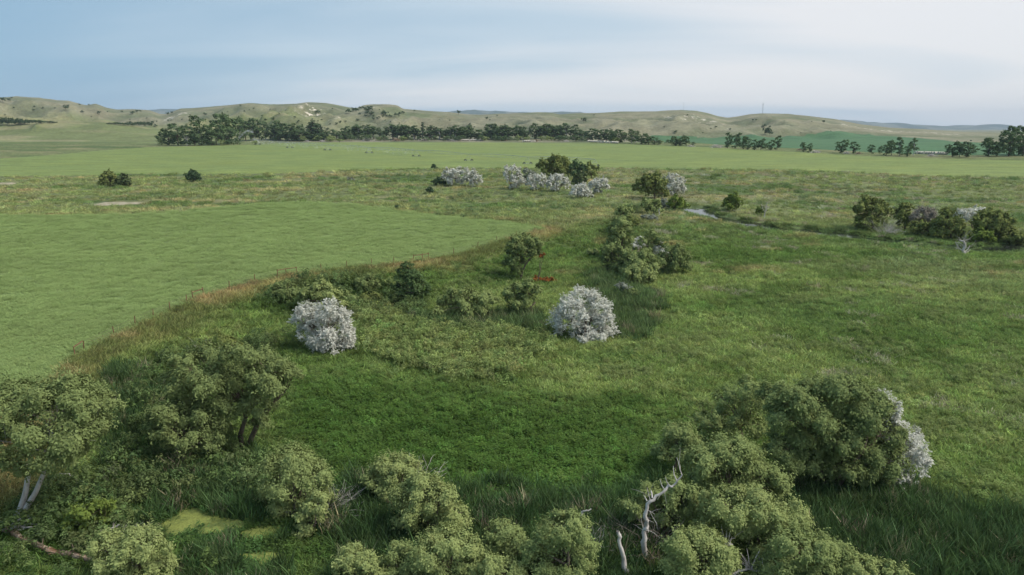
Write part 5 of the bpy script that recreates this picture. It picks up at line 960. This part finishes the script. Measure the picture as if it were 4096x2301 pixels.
# fallen log, bottom left
def log(name, label, pts, r0, r1, m, cat, seed, lift=.0, roots=0):
    rng = np.random.default_rng(seed); Hh = [hit(u, v) for u, v in pts]; B = Hh[0]; root = empty(name, B, label, cat)
    P = np.array([np.array(h_) - np.array(B) + np.array([0, 0, lift + r0 * .6]) for h_ in Hh]); tt = np.linspace(0, len(P) - 1, len(P) * 4); Ps = np.stack([np.interp(tt, np.arange(len(P)), P[:, k]) for k in range(3)], -1) + np.cumsum(rng.normal(0, .05, (len(tt), 3)), 0) * np.array([1, 1, .4])
    link('trunk', Tubes().add(Ps, np.linspace(r0, r1, len(Ps)) * np.convolve(rng.uniform(.65, 1.3, len(Ps) + 4), np.ones(5) / 5, 'valid'), 11, .28).mesh('trunk', m), root)
    for i in range(roots):
        c_ = Ps[rng.integers(2, len(Ps) - 2)]; a = rng.uniform(.2, 2.9); e_ = c_ + np.array([math.cos(a) * 1.2, -.3, math.sin(a) * rng.uniform(.3, 1.1)]); link('branch', Tubes().add(curve(c_, e_, rng, .15), np.linspace(r0 * .32, .02, 6), 6, .2).mesh('branch', m), root)
    for i in range(roots):
        a = rng.uniform(0, 6.28); e_ = Ps[0] + np.array([math.cos(a) * 2.2, math.sin(a) * .9, rng.uniform(0, .9)]); link('root', Tubes().add(curve(Ps[0], e_, rng, .12), np.linspace(r0 * .5, .05, 6), 6).mesh('root', M_pale), root)
    return root
log('fallen_log', 'long rotten reddish log lying below the leaning willow', [(18, 1342), (60, 1368), (125, 1402), (175, 1408), (215, 1416), (270, 1430)], .22, .15, M_rot, 'log', 21, .2, 9)
log('fallen_log', 'short pale log lying in the duckweed marsh', [(848, 1322), (868, 1312), (882, 1300)], .10, .07, M_pale, 'log', 22, .3)
dead('dead_branch', 'thin pale branch poking out of the bush above the rotten log', (258, 1362), [(258, 1362), (268, 1335), (285, 1325), (302, 1320)], .06, .025, [([(268, 1338), (290, 1352), (312, 1352)], .04, .02)], seed=23)
dead('dead_branch', 'thin arched dead branch hanging from the leaning willow', (200, 1240), [(200, 1240), (190, 1200), (172, 1192), (150, 1190)], .04, .02, seed=24)
def twig_bush(label, base, n, ln, lean, seed, m=M_pale, spread=.7):
    rng = np.random.default_rng(seed); B = hit(*base); root = empty('dead_brush', B, label, 'dead brush'); tb = Tubes()
    for i in range(n):
        d = rng.normal(0, spread, 3) + np.array([lean[0], lean[1], .8]); d[2] = abs(d[2]) * .8; d /= np.linalg.norm(d); s_ = rng.normal(0, .35, 3) * np.array([1, 1, 0]); e_ = s_ + d * ln * rng.uniform(.5, 1.15)
        tb.add(curve(s_, e_, rng, .1, 5), np.linspace(.028, .01, 5), 4)
        for _ in range(3): q = s_ + (e_ - s_) * rng.uniform(.35, .9); tb.add(curve(q, q + d * ln * .3 + rng.normal(0, .16 * ln, 3), rng, .1, 4), np.linspace(.015, .007, 4), 3)
    link('twigs', tb.mesh('twigs', m), root); return root
twig_bush('fan of bare grey twigs beside the olive willow shrub', (815, 1300), 60, 3.0, (.9, .2), 31)
twig_bush('tangle of dry stalks in the marsh below the bare twigs', (870, 1335), 30, 1.3, (.3, 0), 32)
twig_bush('grey bare twigs in the head of the leafy diagonal row', (1040, 1245), 40, 3.2, (.1, .1), 33)
twig_bush('pale bare twigs around the foot of the crooked dead trunk', (1640, 1375), 36, 3.2, (-.2, .1), 34, M_twig)
twig_bush('bare grey twigs beside the thin forked dead branch', (1475, 1400), 30, 2.2, (.3, .1), 35)
twig_bush('dry twigs on the crest of the large spreading willow bank', (510, 905), 50, 2.2, (.2, 0), 36)
twig_bush('dark bare twigs by the light open willow', (1800, 1085), 40, 2.4, (-.3, 0), 37, M_bark)
twig_bush('pale dead twigs around the ragged tree at the stream corner', (2225, 590), 60, 4.5, (.6, 0), 38)
twig_bush('bare limbs over the middle of the stream thicket', (2330, 560), 70, 5.5, (0, .1), 39)
twig_bush('dry grey stalks at the edge of the glossy dark bush', (300, 1375), 40, 1.6, (.3, 0), 40)
twig_bush('bare dark limbs left of the mid meadow clump', (1540, 690), 30, 3.5, (-1.0, 0), 41, M_bark)
# red dead brush
plant('dead_brush', 'rust red fallen dead bush in the green swale', 'dead brush', 'brown', (1362, 712), [(1345, 704, 7), (1358, 706, 8), (1372, 706, 8), (1386, 707, 7), (1395, 708, 5)], seed=301, leafpx=4.5, stems=2, bark=M_rot)
plant('dead_brush', 'rusty dead spray hanging on the tall leaning tree', 'dead brush', 'brown', (1350, 712), [(1361, 645, 5), (1367, 641, 4)], seed=302, leafpx=4, bark=M_bark, back=0)
blob('litter', 'scrap of blue plastic lying under the low marsh willow', hits([(478, 1156), (490, 1150), (496, 1158), (484, 1164)]), M_litter, .25, .1, kind=None, seed=60)['category'] = 'litter'

# ------------------------------------------------------------------ fence
FA = np.array(FENCE_O); B = Vector((FENCE[4][0], FENCE[4][1], h1(*FENCE[4]))); fence = empty('pasture_fence', B, 'wire fence on rusty wooden posts along the curving field edge', 'fence')
us = [189, 211, 288, 340, 386, 428, 470, 486, 513, 577, 641, 698, 720, 748, 809, 873, 935, 990, 1041, 1062, 1078, 1141, 1201, 1250, 1300, 1345]
posts = []
pv, pq = [], []; an = np.arange(7) * 2 * math.pi / 7
pme = Tubes().add([(0, 0, -.35), (0, 0, .5), (.01, 0, 1.38)], [.06, .058, .05], 7).mesh('post', M_post)
for u in us:
    v = np.interp(u, FA[:, 0], FA[:, 1]) + 1.0; x, y_ = flat(u, v, 3.6); z = h1(x, y_); posts.append((x, y_, z))
    o = link('post', pme, fence); o.location = Vector((x, y_, z)) - B; o.rotation_euler = (FR.gauss(0, .05), FR.gauss(0, .05), FR.uniform(0, 6)); o.scale = (1, 1, FR.uniform(.85, 1.1))
for a, b_ in ((189, 211), (486, 513), (698, 720), (720, 748), (1041, 1062), (1062, 1078)):
    p, q = posts[us.index(a)], posts[us.index(b_)]
    link('rail', Tubes().add([np.array(p) - np.array(B) + (0, 0, 1.2), np.array(q) - np.array(B) + (0, 0, 1.2)], .055, 6).mesh('rail', M_post), fence)
for hz in (.4, .75, 1.1):
    link('wire', Tubes().add([np.array(p) - np.array(B) + (0, 0, hz) for p in posts], .012, 3).mesh('wire', M_wire), fence)

# ------------------------------------------------------------------ sprinkler line
tw = [hit(u, v) for u, v in [(648, 365.5), (729, 373.5), (824, 379.5), (929, 386.5), (1047, 395), (1179, 406), (1327, 414), (1496, 420.5)]]
pv_ = empty('irrigation_pivot', tw[0], 'long galvanised sprinkler line on wheeled towers crossing the irrigated field', 'irrigation machine'); b0 = np.array(tw[0])
TOPH = 4.2; tops = [np.array(p) - b0 + np.array([0, 0, TOPH]) for p in tw]
d0 = tops[0] - tops[1]; d0 /= np.linalg.norm(d0); tops_e = [tops[0] + d0 * 10 + np.array([0, 0, .4])] + tops
for a, b_ in zip(tops_e[:-1], tops_e[1:]):
    t = np.linspace(0, 1, 9)[:, None]; arc = a + (b_ - a) * t; arc[:, 2] += np.sin(t[:, 0] * math.pi) * .7
    link('pipe', Tubes().add(arc, .10, 6).mesh('pipe', M_steel), pv_)
    tr = arc.copy(); tr[1:-1, 2] -= np.sin(t[1:-1, 0] * math.pi) * 1.6; tb = Tubes().add(tr, .05, 4)
    for i in range(1, 8): tb.add([arc[i], tr[i]], .04, 4); tb.add([arc[i], tr[i] * .5 + tr[i + 1] * .5 if i < 7 else tr[i]], .035, 4)
    link('truss', tb.mesh('truss', M_steel), pv_)
    for i in range(1, 8): link('drop_hose', Tubes().add([arc[i], arc[i] + np.array([0, 0, -1.9])], .03, 4).mesh('drop_hose', M_steel), pv_)
dl = np.array(tops[-1] - tops[0]); dl[2] = 0; dl /= np.linalg.norm(dl); nrm_ = np.array([-dl[1], dl[0], 0]); SIDE = np.array([1.0, 0.15, 0]); SIDE /= np.linalg.norm(SIDE)
def wheel(parent, c, axis):
    k = 20; an = np.arange(k) * 2 * math.pi / k; up_ = np.array([0, 0, 1.0]); s_ = np.cross(axis, up_); s_ /= np.linalg.norm(s_)
    ring = [c + .62 * (math.cos(a) * s_ + math.sin(a) * up_) for a in an] ; ring.append(ring[0]); w_ = link('tyre', Tubes().add(ring, .16, 8).mesh('tyre', M_tyre), parent)
    tb = Tubes().add([c - axis * .12, c + axis * .12], .42, 14); [tb.add([c, c + .5 * (math.cos(a) * s_ + math.sin(a) * up_)], .06, 4) for a in an[::4]]
    link('rim', tb.mesh('rim', M_steel), w_)
for p, tp in zip(tw, tops):
    f = tp - np.array([0, 0, TOPH]); wa = f + SIDE * 2.0; wb = f - SIDE * 2.0; wa[2] = h1(b0[0] + wa[0], b0[1] + wa[1]) - b0[2] + .65; wb[2] = h1(b0[0] + wb[0], b0[1] + wb[1]) - b0[2] + .65
    tb = Tubes().add([tp, wa], .07, 5).add([tp, wb], .07, 5).add([wa, wb], .09, 5).add([tp * .5 + wa * .5, tp * .5 + wb * .5], .05, 4); tw_ = link('tower', tb.mesh('tower', M_steel), pv_)
    ax = np.cross(SIDE, (0, 0, 1.0)); wheel(tw_, wa, ax); wheel(tw_, wb, ax)
# falling spray
m, t, b = mat('water spray'); o = [n for n in t.nodes if n.type == 'OUTPUT_MATERIAL'][0]; df = nd(t, 'ShaderNodeBsdfDiffuse'); df.inputs[0].default_value = (.9, .92, .95, 1); tp_ = nd(t, 'ShaderNodeBsdfTransparent'); ms = nd(t, 'ShaderNodeMixShader'); ms.inputs[0].default_value = .34
t.links.new(tp_.outputs[0], ms.inputs[1]); t.links.new(df.outputs[0], ms.inputs[2]); t.links.new(ms.outputs[0], o.inputs[0]); M_spray = m
SV = []
rs = np.random.default_rng(77)
def drops(p, d, n, s, sp):
    for _ in range(n):
        c = p + d * rs.random() + rs.normal(0, sp, 3); q = rs.normal(0, 1, 3); q /= np.linalg.norm(q); w_ = np.cross(q, (0, 1, 0.0)); w_ /= np.linalg.norm(w_) + 1e-6; SV.extend([c - q * s, c + w_ * s * .6, c + q * s, c - w_ * s * .6])
for a, b_ in zip(tops_e[:5], tops_e[1:6]):
    for i in range(12):
        p = b0 + a + (b_ - a) * (i / 12); drops(p + np.array([0, 0, .5]), np.array([rs.normal(0, 2), rs.normal(0, 1.5), -3.2]), 34, .22, .8)
gun = b0 + tops_e[0]
for f in np.linspace(0, 1, 40): drops(gun + np.array([-4.5 + 13 * f - 8, 0, .5 + 7 * math.sin(f * 2.2) * 1.0]) * 1.0, np.zeros(3), int(5 + 8 * f), .25, .2 + .5 * f)
SV = np.array(SV); tag(link('water_spray', mesh_np('water_spray', SV, np.arange(len(SV)).reshape(-1, 4), M_spray)), 'fine water spray falling from the sprinkler line', 'water spray', kind='stuff')

# ------------------------------------------------------------------ hay bales, brush piles, masts
k = 14; an = np.arange(k) * 2 * math.pi / k; tb = Tubes().add([(-.7, 0, .78), (.7, 0, .78)], .8, k); V0 = np.concatenate(tb.V); Q0 = np.concatenate(tb.Q)
bme = bpy.data.meshes.new('hay_bale'); bme.from_pydata(V0.tolist(), [], Q0.tolist() + [tuple(range(k))[::-1], tuple(range(k, 2 * k))]); bme.materials.append(M_hay)
for lab, u0, v0, u1, v1, n in [('pale round hay bale in the long row below the belt trees', 1480, 357.6, 1553, 361.3, 19), ('pale round hay bale in the row in front of the belt middle', 1157, 354.6, 1214, 354.8, 15), ('pale round hay bale in the short row beside a brush pile', 1316, 357.2, 1345, 357.3, 8), ('pale round hay bale in the row before the dark field', 2306, 387.5, 2380, 389.5, 14)]:
    for i in range(n):
        f = i / (n - 1); B = hit(u0 + (u1 - u0) * f, v0 + (v1 - v0) * f + FR.uniform(-.15, .15)); o = link('hay_bale', bme); o.location = B; o.rotation_euler = (0, 0, FR.uniform(-.3, .3) + (1.57 if FR.random() < .3 else 0)); o.scale = [1.25] * 3; tag(o, lab, 'hay bale', lab[5:])
def pile_mesh(seed):
    rng = np.random.default_rng(seed); tb = Tubes()
    for i in range(46):
        a = rng.uniform(0, 6.28); c = rng.normal(0, 1, 3) * np.array([2.2, 1.3, 0]); c[2] = max(.2, 2.0 * (1 - (c[0] / 4.5) ** 2) * rng.random()); d = np.array([math.cos(a), math.sin(a), rng.normal(0, .25)]) * rng.uniform(1, 2.4); tb.add([c - d, c + d], [rng.uniform(.1, .2), .06], 5)
    return tb.mesh('brush_pile', M_pale if seed % 2 else M_rot)
PM = [pile_mesh(s) for s in (1, 2, 3, 5)]
for i, (u, v, w_) in enumerate([(644 + .2503 * x, 226.4 + .2503 * y_, .2503 * q) for x, y_, q in [(1130, 511, 95), (1410, 516, 85), (1685, 511, 65), (1970, 516, 65), (2250, 508, 50), (2500, 512, 55), (325, 515, 50), (515, 521, 45), (668, 520, 55)]] + [(1288 + .2503 * 240, 226.4 + .2503 * 520, 16), (1288 + .2503 * 540, 226.4 + .2503 * 522, 15), (1932 + .2503 * 480, 226.4 + .2503 * 632, 18), (1932 + .2503 * 790, 226.4 + .2503 * 640, 16), (1932 + .2503 * 910, 226.4 + .2503 * 645, 14), (1932 + .2503 * 1640, 226.4 + .2503 * 668, 18), (1288 + .2503 * 2060, 226.4 + .2503 * 582, 25), (1288 + .2503 * 1800, 226.4 + .2503 * 572, 16), (1932 + .2503 * 315, 226.4 + .2503 * 608, 12)]):
    B = hit(u, v); o = link('brush_pile', PM[i % 4]); o.location = B; s_ = w_ * math.hypot(B.x, B.y) / F_O / 8.0; o.scale = (s_, s_, s_ * 1.1); o.rotation_euler = (0, 0, FR.uniform(-.4, .4)); tag(o, 'bleached pile of logs and branches at the tree belt edge', 'brush pile', 'brush piles at the belt edge')
def mast(label, u, vt, vb, th):
    B = hit(u, vb)
    while B.y > 1540: vb += .5; B = hit(u, vb)
    H = (vb - vt) * math.hypot(B.x, B.y) / F_O; root = empty('radio_mast', B, label, 'mast'); L3 = [np.array([.7 * math.cos(a), .7 * math.sin(a), 0]) for a in (0, 2.09, 4.19)]
    for l in L3: link('leg', Tubes().add([l + (0, 0, -1), l + (0, 0, H)], th, 4).mesh('leg', M_steel), root)
    tb = Tubes()
    for i in range(int(H / 1.5)):
        for j in range(3): tb.add([L3[j] + (0, 0, i * 1.5), L3[(j + 1) % 3] + (0, 0, i * 1.5 + 1.5)], th * .6, 3)
    link('lattice', tb.mesh('lattice', M_steel), root)
mast('thin lattice radio mast on the right hill crest', 1918, 262, 286, .11)
mast('faint short radio mast on the rounded hill crest', 1719, 259, 278, .04)

# ------------------------------------------------------------------ air
m = bpy.data.materials.new('valley haze'); m.use_nodes = True; t = m.node_tree
for n in list(t.nodes):
    if n.type == 'BSDF_PRINCIPLED': t.nodes.remove(n)
o = [n for n in t.nodes if n.type == 'OUTPUT_MATERIAL'][0]; pvn = t.nodes.new('ShaderNodeVolumePrincipled'); pvn.inputs['Color'].default_value = (.66, .80, .96, 1); pvn.inputs['Density'].default_value = 6.0e-5
t.links.new(pvn.outputs[0], o.inputs['Volume'])
V = [(x, y_, z) for z in (-6.0, 330.0) for y_ in (-900.0, 12900.0) for x in (-52000.0, 52000.0)]
me = bpy.data.meshes.new('haze'); me.from_pydata(V, [], [(0, 2, 3, 1), (4, 5, 7, 6), (0, 1, 5, 4), (2, 6, 7, 3), (0, 4, 6, 2), (1, 3, 7, 5)]); me.materials.append(m)
tag(link('haze', me), 'thin bluish haze over the valley', 'haze', kind='stuff')
